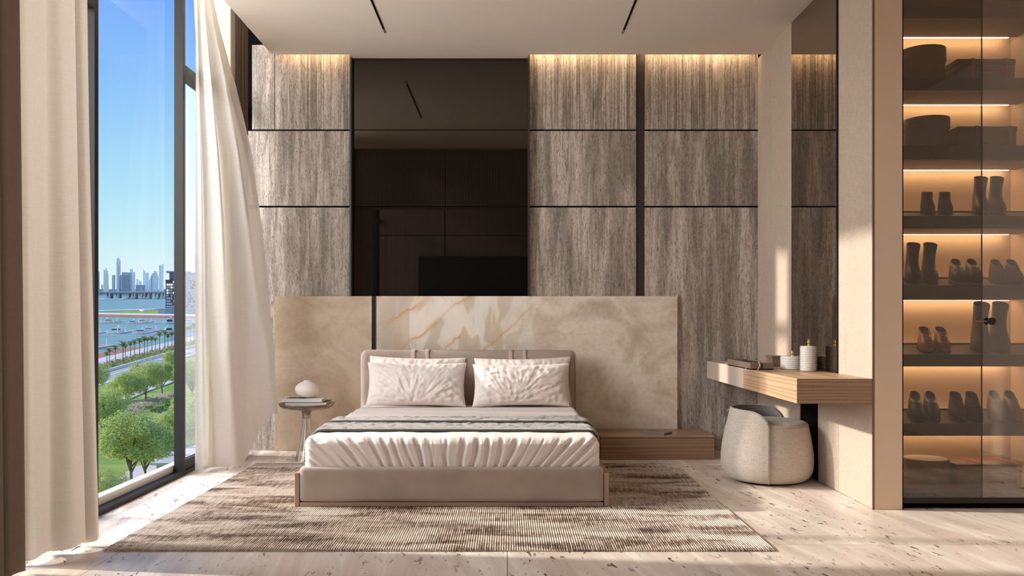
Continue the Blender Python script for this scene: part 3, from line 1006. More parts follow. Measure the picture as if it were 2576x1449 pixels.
# pillows
def pillow(name, cx, y, z, w, h, t, lean, yaw, roll, label, seed):
    root = thing(name, label, 'pillow', (cx, y, z), 'white pillows')
    nu, nv = 90, 56
    rot = Matrix.Rotation(yaw, 3, 'Z') @ Matrix.Rotation(lean, 3, 'X') @ Matrix.Rotation(roll, 3, 'Y')
    def pt(a, bq, side):
        # a,bq in -1..1; pillow stands in local XZ, thickness along -Y
        cor = (abs(a) * abs(bq)) ** 3
        ex = 1 - 0.055 * (1 - a * a) * 0 - 0.05 * (1 - abs(bq) ** 2.0) * abs(a) ** 3
        ez = 1 - 0.075 * (1 - abs(a) ** 2.2) * abs(bq) ** 3
        X = a * w / 2 * ex
        Z = bq * h / 2 * ez + h / 2
        e = max((1 - abs(a) ** 2.6), 0) ** 0.62 * max((1 - abs(bq) ** 2.4), 0) ** 0.62
        th = t / 2 * e
        if side > 0:
            # creases running down to the middle of the lower edge and in from the corners
            ang = math.atan2(bq + 1.05, a * 1.7 - 0.05 + 0.25 * math.sin(seed))
            rad = math.hypot(a * 1.2, bq + 1.05)
            c1_ = nz(ang * 5.0 + seed, rad * 0.8, seed); c2_ = nz(ang * 10.0, rad * 1.6, seed + 3)
            cr = 0.45 * c1_ - 1.15 * (abs(c1_ + 0.12) ** 0.75) - 0.8 * (abs(c2_) ** 0.75) + 0.75
            cr2 = 0.5 - 1.6 * abs(nz(a * 4 + bq * 2.6, bq * 3.4 - a * 2, seed + 7)) ** 0.8
            low = sstep(0.2, -0.9, bq)
            th += (0.016 * cr * sstep(0.05, 0.5, rad) * (1 - 0.45 * sstep(1.0, 1.7, rad)) + 0.008 * cr2 + 0.012 * low * nz(a * 11, bq * 4, seed + 9)) * min(e * 1.5, 1)
            top = sstep(0.4, 1.0, bq)
            th += 0.008 * top * nz(a * 13, bq * 2, seed + 2) * min(e * 2, 1)
        q = rot @ Vector((X, -th * side, Z))
        return (cx + q.x, y + q.y, z + q.z)
    v = [pt(-1 + 2 * i / (nu - 1), -1 + 2 * j / (nv - 1), 1) for j in range(nv) for i in range(nu)]
    nb = len(v)
    v += [pt(-1 + 2 * i / (nu - 1), -1 + 2 * j / (nv - 1), -1) for j in range(nv) for i in range(nu)]
    f = quads(nu, nv) + [tuple(reversed([q + nb for q in ff])) for ff in quads(nu, nv)]
    def rim(i, j): return j * nu + i
    loop = [rim(i, 0) for i in range(nu)] + [rim(nu - 1, j) for j in range(1, nv)] + [rim(i, nv - 1) for i in range(nu - 2, -1, -1)] + [rim(0, j) for j in range(nv - 2, 0, -1)]
    for k in range(len(loop)):
        a_, b_ = loop[k], loop[(k + 1) % len(loop)]
        f.append((a_, a_ + nb, b_ + nb, b_))
    c = mk('cover', v, f, SHEET, root, True)
    md = c.modifiers.new('weld', 'WELD'); md.merge_threshold = 0.0004
    # seam along the edge
    seam = [pt(-1 + 2 * i / 40, 1, 0) for i in range(41)]
    tube('hem', [pt(1, -1 + 2 * i / 30, 0) for i in range(31)], 0.0035, SHEET, root, 5)
    return root
pillow('pillow', PX(1043, 7.16), 7.215, 0.445, 0.84, 0.425, 0.14, math.radians(-13), 0.0, math.radians(1.2), 'white pillow against the headboard, behind the pillow nearer the side table', 2.0)
pillow('pillow', PX(1316, 7.16), 7.215, 0.445, 0.84, 0.42, 0.14, math.radians(-13), 0.0, math.radians(-1.0), 'white pillow against the headboard, behind the pillow nearer the wooden bench', 6.0)
pillow('pillow', PX(1044, 7.02), 7.06, 0.447, 0.845, 0.385, 0.17, math.radians(-17), 0.02, math.radians(0.5), 'creased white front pillow on the side of the round side table', 9.0)
pillow('pillow', PX(1310, 7.02), 7.06, 0.447, 0.82, 0.375, 0.17, math.radians(-17), -0.02, math.radians(-0.6), 'creased white front pillow on the side of the wooden bench', 14.0)

# ------------------------------------------------------------------ bench with notebooks
bench = thing('bench', 'low oak bench box on the floor beside the bed', 'bench', (1.27, 7.25, 0))
box('body', 0.792, 1.748, 7.044, 7.525, 0.0, 0.186, OAKX_SHADED, bench, 0.0015, 1)
box('top', 0.788, 1.752, 7.040, 7.527, 0.187, 0.199, OAKX_SHADED, bench, 0.001, 1)
BOOK = flat('grey_green_cover', rgb(122, 116, 104), 0.6, var=0.05)
INK = flat('dark_print', rgb(58, 56, 52), 0.6)
PAPER = flat('page_edges', rgb(206, 200, 190), 0.8)
nbk = thing('notebook', 'two thin grey-green booklets stacked on the low bench', 'booklet', (PX(1652, 7.22), 7.22, 0.199))
nx_, ny_ = PX(1652, 7.22), 7.22
a = math.radians(-38)
box('lower_booklet', nx_ - 0.11, nx_ + 0.11, ny_ - 0.075, ny_ + 0.075, 0.199, 0.208, BOOK, nbk, 0.001, 1, rz=a)
up = box('upper_booklet', nx_ - 0.108, nx_ + 0.108, ny_ - 0.073, ny_ + 0.073, 0.209, 0.2185, BOOK, nbk, 0.001, 1, rz=a + 0.04)
for k in range(5):
    q = Matrix.Rotation(a + 0.04, 2) @ Vector((-0.075 + 0.022 * k, 0.028 + 0.012 * math.sin(k * 2.1)))
    box('print', nx_ + q.x - 0.009, nx_ + q.x + 0.009, ny_ + q.y - 0.006, ny_ + q.y + 0.006, 0.2185, 0.2189, INK, up, rz=a + 0.3 * k)

# ------------------------------------------------------------------ round side table with books and vase
PEWTER = flat('pewter_metal', rgb(150, 138, 124), 0.22, metal=1.0)
tx, ty = PX(771, 7.04), 7.04
tab = thing('side_table', 'round metal tray table on a clear glass cone', 'side table', (tx, ty, 0))
prof = [(0.0, 0.461), (0.06, 0.461), (0.14, 0.461), (0.19, 0.462), (0.215, 0.466), (0.229, 0.479), (0.233, 0.4795), (0.231, 0.474), (0.219, 0.455), (0.19, 0.437), (0.12, 0.424), (0.065, 0.418), (0.045, 0.412), (0.036, 0.398), (0.0325, 0.375), (0.033, 0.352), (0.031, 0.350), (0.0, 0.350)]
lathe('tray', prof, tx, ty, 0, PEWTER, tab, 64, 'auto', caps=False)
def cone_glass():
    m, nt, b = new_mat('clear_cone_glass')
    b.inputs['Base Color'].default_value = (0.96, 0.97, 0.96, 1)
    b.inputs['Transmission Weight'].default_value = 1.0
    b.inputs['Roughness'].default_value = 0.0
    b.inputs['IOR'].default_value = 1.35
    return m
CONE = pane_mat('clear_cone_glass', (0.95, 0.95, 0.94, 1), 0.02, 0.45)
cp = [(0.033, 0.352), (0.037, 0.33), (0.058, 0.2), (0.098, 0.006), (0.100, 0.001), (0.092, 0.001), (0.090, 0.006), (0.050, 0.2), (0.029, 0.33), (0.026, 0.349)]
lathe('cone', cp, tx, ty, 0, CONE, tab, 48, 'auto', caps=False)
COVER1 = flat('white_book_cover', rgb(214, 208, 200), 0.55)
COVER2 = flat('dark_book_cover', rgb(70, 64, 58), 0.5)
def book(name, label, x0, x1, y0, y1, z0, z1, cov, rz, panel=None):
    b = thing(name, label, 'book', ((x0 + x1) / 2, (y0 + y1) / 2, z0), 'books on the side table')
    box('pages', x0 + 0.002, x1 - 0.002, y0, y1 - 0.003, z0 + 0.003, z1 - 0.003, PAPER, b, rz=rz)
    box('back_cover', x0 - 0.002, x1 + 0.002, y0 - 0.002, y1 + 0.002, z0, z0 + 0.003, cov, b, rz=rz)
    cv = box('front_cover', x0 - 0.002, x1 + 0.002, y0 - 0.002, y1 + 0.002, z1 - 0.003, z1, cov, b, rz=rz)
    if panel: box('cover_picture', x0 + 0.03, x0 + 0.20, y0 + 0.03, y1 - 0.03, z1, z1 + 0.0004, panel, cv, rz=0)
    return b
zt = 0.4625
book('book', 'lower book with a dark cover on the tray table', PX(716, 6.92), PX(826, 7.0), 6.93, 7.13, zt, zt + 0.036, COVER2, math.radians(0))
book('book', 'upper white book under the vase on the tray table', PX(708, 6.93), PX(814, 6.98), 6.92, 7.12, zt + 0.0365, zt + 0.063, COVER1, math.radians(0), COVER2)
CERAMIC = flat('matt_white_ceramic', rgb(226, 218, 210), 0.65, spec=0.3, var=0.02)
vx, vy, vz = PX(772.5, 7.03), 7.03, zt + 0.0637
vp = [(0.0, 0.0), (0.036, 0.0), (0.058, 0.006), (0.082, 0.026), (0.098, 0.054), (0.1005, 0.074), (0.092, 0.098), (0.070, 0.119), (0.046, 0.131), (0.032, 0.137), (0.027, 0.142), (0.0285, 0.147), (0.025, 0.147), (0.022, 0.140), (0.0, 0.128)]
vs = lathe('vase', vp, vx, vy, vz, CERAMIC, None, 48, True, caps=False, origin=(vx, vy, vz))
tag(vs, 'small rounded matt white vase on the stacked books', 'vase')

# ------------------------------------------------------------------ floating desk and what stands on it
DX0 = 1.80
DZ0, DZ1 = 0.658, 0.812
desk = thing('desk', 'floating oak and beige lacquer vanity desk on the linen wall', 'desk', (2.03, 6.3, DZ0))
box('oak_body', DX0, RXW - 0.002, 5.192, 6.362, DZ0, DZ1, OAK, desk, 0.0012, 1)
fr_ = box('oak_front', DX0 - 0.0005, RXW - 0.001, YF + 0.003, 5.192, DZ0 - 0.0005, DZ1 + 0.0005, OAKX_SHADED, desk)
box('lacquer_body', DX0, RXW - 0.002, 6.366, 7.524, DZ0, DZ1, LACQUER, desk, 0.0012, 1)
TAUPEBOX = flat('taupe_leather_box', rgb(140, 116, 102), 0.45)
DARKIN = flat('dark_lining', rgb(44, 38, 36), 0.7)
zd = DZ1 + 0.001
jb = thing('jewellery_tray', 'open taupe jewellery box with white cords on the desk', 'jewellery box', (PX(1902, 6.5), 6.5, zd))
x0, x1, y0, y1 = PX(1888, 6.16), PX(1946, 6.16), 6.16, 6.80
z1 = zd + 0.050
box('bottom', x0, x1, y0, y1, zd, zd + 0.006, TAUPEBOX, jb)
box('front_wall', x0, x1, y0, y0 + 0.006, zd, z1, TAUPEBOX, jb)
box('back_wall', x0, x1, y1 - 0.006, y1, zd, z1, TAUPEBOX, jb)
box('side_wall', x0, x0 + 0.006, y0 + 0.006, y1 - 0.006, zd, z1, TAUPEBOX, jb)
box('side_wall', x1 - 0.006, x1, y0 + 0.006, y1 - 0.006, zd, z1, TAUPEBOX, jb)
box('lining', x0 + 0.006, x1 - 0.006, y0 + 0.006, y1 - 0.006, zd + 0.034, zd + 0.040, DARKIN, jb)
box('tab', (x0 + x1) / 2 - 0.006, (x0 + x1) / 2 + 0.006, y0 - 0.002, y0, zd + 0.008, z1 - 0.006, DARKIN, jb)
CORD = flat('white_cord', rgb(232, 226, 220), 0.5)
def cord(lbl, pts):
    o = tube('cord', pts, 0.0028, CORD, jb, 6)
cord('', [(PX(1889, 6.3), 6.22, z1 + 0.002), (PX(1884, 6.2), 6.17, z1 - 0.006), (PX(1878, 6.12), 6.12, zd + 0.018), (PX(1874, 6.08), 6.08, zd + 0.004), (PX(1878, 6.06), 6.06, zd + 0.003)])
cord('', [(PX(1905, 6.25), 6.22, z1 + 0.002), (PX(1910, 6.15), 6.15, z1 + 0.001), (PX(1911, 6.13), 6.13, zd + 0.03), (PX(1908, 6.10), 6.10, zd + 0.010), (PX(1906, 6.08), 6.08, zd + 0.003)])
sb = thing('trinket_box', 'small closed taupe box behind the low ribbed jar', 'box', (PX(1952, 6.66), 6.66, zd))
box('body', PX(1942, 6.60), PX(1972, 6.60), 6.60, 6.78, zd, zd + 0.066, TAUPEBOX, sb, 0.002, 1)
box('lid', PX(1941, 6.598), PX(1973, 6.598), 6.598, 6.782, zd + 0.067, zd + 0.082, TAUPEBOX, sb, 0.002, 1)
GLOSS = flat('glossy_white_ceramic', rgb(236, 230, 222), 0.16, spec=0.6, coat=0.4)
GOLD = flat('polished_brass', (0.62, 0.40, 0.12, 1), 0.2, metal=1.0)
def jar(label, cx, cy, r, h, ribs):
    t = thing('ribbed_jar', label, 'jar', (cx, cy, zd), 'ribbed jars on the desk')
    pr = [(0.0, 0.0), (r * 0.86, 0.0)]
    hb = h * 0.93
    for i in range(ribs):
        za, zb = hb * i / ribs, hb * (i + 1) / ribs
        for k in range(5):
            s = k / 5
            pr.append((r * (0.93 + 0.07 * math.sin(PI * s) ** 0.8), za + (zb - za) * s))
    pr.append((r * 0.93, hb))
    lathe('body', pr, cx, cy, zd, GLOSS, t, 40, True, caps=False)
    ld = lathe('lid', [(r * 0.95, hb), (r * 0.97, hb + 0.004), (r * 0.9, hb + 0.012), (r * 0.55, h - 0.003), (r * 0.2, h + 0.002), (0.0, h + 0.002)], cx, cy, zd, GLOSS, t, 40, True, caps=False)
    k = 0.8
    lathe('knob', [(0.010 * k, 0), (0.011 * k, 0.004), (0.006 * k, 0.010), (0.007 * k, 0.014), (0.013 * k, 0.020), (0.013 * k, 0.026), (0.007 * k, 0.031), (0.009 * k, 0.038), (0.0105 * k, 0.042), (0.007 * k, 0.046), (0.0, 0.047)], cx, cy, zd + h + 0.001, GOLD, ld, 20, True, caps=False)
    return t
jar('tall ribbed white jar with a brass knob on the desk', PX(2034, 6.02), 6.02, 0.0605, 0.180, 13)
jar('low wide ribbed white jar with a brass knob on the desk', PX(1993, 6.24), 6.24, 0.088, 0.092, 6)

# ------------------------------------------------------------------ stool
STOOLF = weave_mat('grey_linen_upholstery', rgb(186, 176, 164), 300, 0.2, strength=0.5)
STOOLIN = weave_mat('grey_inner_upholstery', rgb(142, 138, 136), 170, 0.18, strength=0.4)
PIPE = flat('grey_piping', rgb(176, 166, 156), 0.7)
sx_, sy_ = 1.925, 6.16
stool = thing('stool', 'barrel shaped grey linen stool with a low wrapped back', 'stool', (sx_, sy_, 0))
def srad(z):
    return pl([(0.012, 0.245), (0.022, 0.272), (0.045, 0.296), (0.08, 0.312), (0.13, 0.320), (0.20, 0.318), (0.28, 0.308), (0.36, 0.293), (0.44, 0.274), (0.56, 0.245)], z)[0]
bp = [(0.0, 0.012)] + [(srad(z), z) for z in (0.012, 0.018, 0.025, 0.04, 0.06, 0.08, 0.11, 0.15, 0.2, 0.26, 0.32, 0.37, 0.40)] + [(0.281, 0.415), (0.274, 0.428), (0.258, 0.437), (0.22, 0.444), (0.14, 0.450), (0.0, 0.452)]
lathe('body', bp, sx_, sy_, 0, STOOLF, stool, 72, True, caps=False)
lathe('foot_ring', [(0.0, 0.0), (0.22, 0.0), (0.225, 0.012), (0.0, 0.013)], sx_, sy_, 0, BLACK, stool, 48, 'auto', caps=False)
tube('seat_piping', [(sx_ + 0.2815 * math.cos(q), sy_ + 0.2815 * math.sin(q), 0.411) for q in [2 * PI * k / 72 for k in range(73)]], 0.0035, PIPE, stool, 6)
A0, A1 = math.radians(-106), math.radians(-106 - 205)     # from the front seam round by the window side to the back
def shell_top(t):
    e = min(t, 1 - t)
    k = min(1.0, e / 0.15)
    return 0.405 + (0.112 + 0.014 * math.sin(PI * t)) * math.sqrt(max(1 - (1 - k) ** 2.2, 0.0))
def shell(u, v, off):
    a = lerp(A0, A1, u)
    z = lerp(0.020, shell_top(u), v)
    r = srad(z) + off
    return (sx_ + r * math.cos(a), sy_ + r * math.sin(a), z)
nu, nv = 150, 44
vv = [shell(i / (nu - 1), j / (nv - 1), 0.020) for j in range(nv) for i in range(nu)]
nb = len(vv)
vv += [shell(i / (nu - 1), j / (nv - 1), 0.002) for j in range(nv) for i in range(nu)]
ff = quads(nu, nv)
out_f = list(ff)
loop = [i for i in range(nu)] + [j * nu + nu - 1 for j in range(1, nv)] + [(nv - 1) * nu + i for i in range(nu - 2, -1, -1)] + [j * nu for j in range(nv - 2, 0, -1)]
rimf = [(loop[k], loop[(k + 1) % len(loop)], loop[(k + 1) % len(loop)] + nb, loop[k] + nb) for k in range(len(loop))]
mk('wrapped_back', vv, out_f + rimf, STOOLF, stool, True)
inn = [shell(i / (nu - 1), lerp(0.74, 0.995, j / 11), 0.0) for j in range(12) for i in range(nu)]
mk('inner_back', inn, quads(nu, 12), STOOLIN, stool, True)
edge = [shell(0, j / 30, 0.013) for j in range(31)] + [shell(i / 150, 1.0, 0.013) for i in range(1, 151)] + [shell(1, 1 - j / 30, 0.013) for j in range(1, 31)]
tube('edge_piping', edge, 0.0065, PIPE, stool, 6)
la = math.radians(168)
def lp(z, off): 
    r = srad(z) + off
    return (sx_ + r * math.cos(la), sy_ + r * math.sin(la), z)
tube('pull_loop', [lp(0.52, 0.02), lp(0.50, 0.034), lp(0.46, 0.040), lp(0.42, 0.036), lp(0.405, 0.022)], 0.011, STOOLIN, stool, 8, 0.4)

# ------------------------------------------------------------------ wardrobe
WBACK = flat('wardrobe_back_panel', rgb(206, 184, 158), 0.6, var=0.03, vscale=60)
SHELFM = flat('dark_shelf_lacquer', rgb(84, 74, 66), 0.5, var=0.03)
SHELFWOOD = wood_mat('shelf_wood', rgb(96, 72, 54), rgb(122, 94, 72), rgb(134, 104, 82), 'X')
LED2 = emit('wardrobe_led', (1.0, 0.79, 0.56, 1), 30.0)
VX0, VX1, VYF, VYB = 2.462, 3.45, 5.30, 5.72
war = thing('wardrobe', 'glass fronted wardrobe with lit shoe shelves', 'wardrobe', (2.95, 5.4, 0))
box('back_panel', VX0 - 0.005, VX1 + 0.02, VYB, VYB + 0.02, 0.0, ZC, WBACK, war)
box('side_panel', 2.454, VX0, YF + 0.012, VYB, 0.0, ZC, WBACK, war)
box('side_panel', VX1, VX1 + 0.02, YF + 0.03, VYB, 0.0, ZC, WBACK, war)
box('gable', VX1 + 0.02, 3.62, YF, VYB + 0.02, 0.0, ZC, LACQUER_TAUPE, war)
box('top_panel', VX0, VX1, YF + 0.03, VYB, ZC - 0.04, ZC - 0.001, WBACK, war)
box('bottom_panel', VX0, VX1, VYF - 0.04, VYB, 0.09, PZ(1223, VYF), SHELFWOOD, war)
box('plinth', VX0, VX1, YF + 0.05, YF + 0.09, 0.0, 0.05, BLACK, war)
box('bottom_frame', VX0 - 0.008, VX1 + 0.06, YF + 0.012, YF + 0.04, PZ(1267, YF), PZ(1253, YF), FRAME, war)
box('left_frame', 2.4535, 2.4575, YF - 0.002, YF + 0.012, 0.0, ZC, BLACK, war)
FY = [(20, 46, False), (196, 227, False), (366, 402, False), (543, 575, True), (718, 752, True), (892, 922, True), (1065.5, 1096.5, True)]
for yt, yb, tilt in FY:
    zt_, zb_ = PZ(yt, VYF), PZ(yb, VYF)
    sh = box('shelf', VX0, VX1, VYF, VYF + 0.035, zb_, zt_, SHELFM, war)
    zl = zb_ + 0.012
    box('underside', VX0, VX1, VYF + 0.035, VYB - 0.066, zl - 0.012, zl, SHELFM, sh)
    if tilt:
        ya, yb2, rise = VYF + 0.001, VYF + 0.27, 0.055
        prism_v = [(VX0, ya, zt_ - 0.012), (VX1, ya, zt_ - 0.012), (VX1, yb2, zt_ + rise - 0.012), (VX0, yb2, zt_ + rise - 0.012), (VX0, ya, zt_), (VX1, ya, zt_), (VX1, yb2, zt_ + rise), (VX0, yb2, zt_ + rise)]
        mk('sloped_board', prism_v, BOXF, SHELFM, sh)
        box('back_ledge', VX0, VX1, yb2, yb2 + 0.02, zb_ + 0.02, zt_ + rise + 0.012, SHELFWOOD, sh)
    else:
        box('board', VX0, VX1, VYF + 0.035, VYB, zt_ - 0.012, zt_, SHELFM, sh)
    box('light_strip', VX0 + 0.002, PX(2533, 5.68), VYB - 0.062, VYB - 0.048, zb_ - 0.0015, zb_ + 0.008, LED2, sh)
# glass doors
dy = YF + 0.014
xd = PX(2471.5, dy)
d1 = box('door', 2.4585, xd - 0.0008, dy, dy + 0.006, PZ(1253, dy), ZC - 0.002, BRONZE_GLASS, war)
d2 = box('door', xd + 0.0008, 3.47, dy, dy + 0.006, PZ(1253, dy), ZC - 0.002, BRONZE_GLASS_REFL, war)
box('edge_seal', xd - 0.003, xd + 0.003, dy + 0.006, dy + 0.012, PZ(1253, dy), ZC - 0.002, FRAME, d1)
kx, kz = PX(2490, dy), PZ(808, dy)
kn = [(kx, dy - 0.03, kz), (kx, dy - 0.012, kz), (kx, dy, kz)]
v, f = tubev([(kx, dy - 0.034, kz), (kx, dy - 0.030, kz), (kx, dy - 0.012, kz), (kx, dy - 0.010, kz), (kx, dy, kz)], [0.018, 0.022, 0.022, 0.010, 0.010], 24)
mk('knob', v, f, FRAME, d2, 'auto')
box('latch_bar', PX(2451, dy), kx - 0.01, dy - 0.010, dy - 0.002, kz - 0.006, kz + 0.006, BROWNMETAL, d2, 0.002, 1)

# ------------------------------------------------------------------ boxes and cases on the shelves
BOXGREY = flat('charcoal_box_paper', rgb(150, 140, 132), 0.6, var=0.04)
CASE = flat('dark_brown_leather', rgb(138, 94, 80), 0.5, var=0.08)
CASELID = flat('brown_leather_lid', rgb(134, 86, 68), 0.45, var=0.06)
TAN = flat('tan_leather', rgb(186, 98, 56), 0.5)
CREAMTOP = flat('pale_lid_top', rgb(226, 216, 204), 0.3)
def hatbox(label, cx, cy, z, r, h, lidh, top=None):
    t = thing('hat_box', label, 'hat box', (cx, cy, z), 'round boxes in the wardrobe')
    lathe('body', [(0.0, 0.0), (r * 0.94, 0.0), (r * 0.945, h * 0.5), (r * 0.94, h - lidh + 0.01), (0.0, h - lidh + 0.01)], cx, cy, z + 0.001, BOXGREY, t, 48, 'auto', caps=False)
    ld = lathe('lid', [(r * 0.96, h - lidh), (r, h - lidh), (r, h - 0.006), (r * 0.985, h), (r * 0.9, h + 0.001), (0.0, h + 0.001)], cx, cy, z + 0.001, BOXGREY, t, 48, 'auto', caps=False)
    if top: lathe('lid_label', [(r * 0.93, h + 0.0012), (r * 0.93, h + 0.002), (0.0, h + 0.002)], cx, cy, z + 0.001, top, ld, 48, 'auto', caps=False)
    return t
hatbox('charcoal round hat box beside the case on the highest visible shelf', PX(2324, 5.44), 5.46, PZ(196, VYF), 0.140, 0.222, 0.085)
hatbox('charcoal round hat box on the second shelf from the top', PX(2334, 5.44), 5.46, PZ(366, VYF), 0.140, 0.200, 0.068)
hatbox('low round grey box with a pale lid on the wardrobe floor', PX(2334, 5.44), 5.47, PZ(1223, VYF), 0.140, 0.150, 0.075, CREAMTOP)
def suitcase(label, x0, x1, y0, y1, z, h, strap_x):
    t = thing('leather_case', label, 'case', ((x0 + x1) / 2, (y0 + y1) / 2, z), 'leather cases in the wardrobe')
    z += 0.001
    box('body', x0 + 0.004, x1 - 0.004, y0 + 0.004, y1, z, z + h * 0.74, CASE, t, 0.006, 2)
    box('lid', x0, x1, y0, y1 + 0.003, z + h * 0.74, z + h, CASELID, t, 0.006, 2)
    for sx in strap_x:
        st = box('strap', sx - 0.010, sx + 0.010, y0 - 0.004, y0 + 0.002, z, z + h + 0.003, TAN, t, 0.001, 1)
        box('strap_top', sx - 0.010, sx + 0.010, y0 + 0.002, y1, z + h, z + h + 0.003, TAN, st)
    mx = (strap_x[0] + strap_x[1]) / 2
    zz = z + h * 0.30
    v, f = tubev([(mx - 0.062, y0 - 0.002, zz), (mx - 0.05, y0 - 0.016, zz), (mx + 0.05, y0 - 0.016, zz), (mx + 0.062, y0 - 0.002, zz)], 0.010, 8)
    mk('handle', v, f, TAN, t, 'auto')
    return t
def sxp(*a): return [PX(q, 5.36) for q in a]
suitcase('dark leather case with tan straps on the highest visible shelf', PX(2408, 5.36), PX(2556, 5.36), 5.36, 5.60, PZ(196, VYF), 0.140, sxp(2447, 2531))
suitcase('dark leather case with tan straps on the second shelf from the top', PX(2410, 5.36), PX(2560, 5.36), 5.36, 5.60, PZ(366, VYF), 0.136, sxp(2458, 2542))
suitcase('brown leather case with tan straps on the wardrobe floor', PX(2408, 5.34), PX(2574, 5.34), 5.34, 5.62, PZ(1223, VYF), 0.130, sxp(2468, 2556))

# ------------------------------------------------------------------ shoes
def leather(name, r, g, b, rough=0.4): return flat(name, rgb(r, g, b), rough, var=0.06, vscale=14)
LINING = flat('shoe_lining', rgb(34, 28, 25), 0.85)
SOLE = flat('dark_sole', rgb(34, 30, 28), 0.7)
PALE = flat('cream_sole_edge', rgb(214, 204, 190), 0.6)
LACE = flat('dark_lace', rgb(44, 42, 42), 0.8)
LOW = [(0.0, -0.138, 0.134, 0.040), (0.012, -0.140, 0.135, 0.0425), (0.030, -0.134, 0.136, 0.0435), (0.046, -0.112, 0.135, 0.0415), (0.060, -0.074, 0.133, 0.0385), (0.074, -0.034, 0.131, 0.036), (0.090, 0.000, 0.130, 0.034), (0.106, 0.026, 0.130, 0.033), (0.116, 0.040, 0.132, 0.033)]
SLIP = [(0.0, -0.140, 0.134, 0.040), (0.012, -0.142, 0.135, 0.043), (0.030, -0.136, 0.135, 0.044), (0.048, -0.112, 0.134, 0.0425), (0.064, -0.072, 0.132, 0.039), (0.080, -0.034, 0.130, 0.036), (0.096, -0.006, 0.128, 0.033), (0.112, 0.010, 0.127, 0.031), (0.124, 0.022, 0.126, 0.0295)]
BOOT = [(0.0, -0.128, 0.120, 0.040), (0.014, -0.130, 0.122, 0.043), (0.036, -0.124, 0.122, 0.044), (0.056, -0.098, 0.120, 0.0425), (0.076, -0.054, 0.118, 0.040), (0.096, -0.014, 0.114, 0.038), (0.120, 0.010, 0.110, 0.0365), (0.150, 0.020, 0.108, 0.0365), (0.185, 0.022, 0.108, 0.038), (0.215, 0.020, 0.110, 0.040), (0.235, 0.018, 0.112, 0.041)]
ANKLE = [(q[0], q[1], q[2], q[3]) for q in BOOT[:7]] + [(0.138, 0.014, 0.112, 0.037), (0.150, 0.014, 0.114, 0.037)]


def shoe_proto(kind, slices, mat, sole_mat=SOLE, laces=False, opening_drop=0.02, slant=0.0, trim=None, lace_mat=None):
    """shoe with toe towards -Y, standing on z = 0; returns a root empty"""
    root = thing(kind, None, None)
    segs = 28
    v = []
    n = len(slices)
    for z, yf, yb, hw in slices:
        for k in range(segs):
            a = 2 * PI * k / segs
            c, s = math.cos(a), math.sin(a)
            cy, ly = (yf + yb) / 2, (yb - yf) / 2
            yy = cy + ly * (abs(c) ** 0.85) * (1 if c > 0 else -1)
            wm = 1.0 + (0.10 * math.sin(PI * (0.5 - c) * 0.5) if z < 0.06 else 0.0) - (0.10 * max(c, 0) if z < 0.05 else 0.0)
            dz = slant * (yy - yb) if z > slices[-3][0] else 0.0
            v.append((hw * wm * s * (1.0 if abs(c) < 0.9 else 0.95), yy, 0.012 + z + dz))
    f = quads(segs, n, True)
    f.append(tuple(range(segs - 1, -1, -1)))
    up = mk('upper', v, f, mat, root, True)
    # inside of the opening
    top = v[(n - 1) * segs:]
    cx_ = sum(p[0] for p in top) / segs; cy_ = sum(p[1] for p in top) / segs
    iv = [(p[0] * 0.93, cy_ + (p[1] - cy_) * 0.95, p[2] - 0.0005) for p in top] + [(p[0] * 0.86, cy_ + (p[1] - cy_) * 0.9, p[2] - opening_drop) for p in top]
    mk('lining', iv, quads(segs, 2, True) + [tuple(range(segs, 2 * segs))], LINING, root, True)
    rimv = [(p[0], p[1], p[2]) for p in top] + [(p[0] * 0.93, cy_ + (p[1] - cy_) * 0.95, p[2]) for p in top]
    mk('collar', rimv, quads(segs, 2, True), trim or mat, root, True)
    # sole
    z0, yf, yb, hw = slices[1]
    sv = []
    for zz, k2 in ((0.0, 1.0), (0.0125, 1.03)):
        for k in range(segs):
            a = 2 * PI * k / segs
            c, s = math.cos(a), math.sin(a)
            cy, ly = (yf + yb) / 2, (yb - yf) / 2 * k2
            sv.append((hw * k2 * (1 + 0.10 * math.sin(PI * (0.5 - c) * 0.5) - 0.10 * max(c, 0)) * s, cy + ly * (abs(c) ** 0.85) * (1 if c > 0 else -1), zz))
    mk('sole', sv, quads(segs, 2, True) + [tuple(range(segs)), tuple(range(segs, 2 * segs))], sole_mat, root, True)
    if laces:
        zs = [(q[0], q[1], q[3]) for q in slices]
        for k in range(5):
            t = k / 4
            zz = lerp(0.062, slices[-1][0] - 0.008, t)
            i = max(j for j in range(n - 1) if zs[j][0] <= zz)
            tt = (zz - zs[i][0]) / (zs[i + 1][0] - zs[i][0])
            yf_, hw_ = lerp(zs[i][1], zs[i + 1][1], tt), lerp(zs[i][2], zs[i + 1][2], tt)
            w = hw_ * 0.5
            tube('lace', [(-w, yf_ + 0.012, 0.012 + zz + 0.002), (0, yf_ - 0.004, 0.012 + zz + 0.004), (w, yf_ + 0.012, 0.012 + zz + 0.002)], 0.0022, lace_mat or LACE, root, 5)
        yt_ = slices[-1][1]
        for s in (-1, 1):
            tube('lace', [(0, yt_ - 0.004, 0.012 + slices[-1][0]), (s * 0.014, yt_ - 0.020, 0.016 + slices[-1][0]), (s * 0.026, yt_ - 0.018, slices[-1][0] - 0.006), (s * 0.03, yt_ - 0.02, slices[-1][0] - 0.022)], 0.0018, lace_mat or LACE, root, 5)
    return root


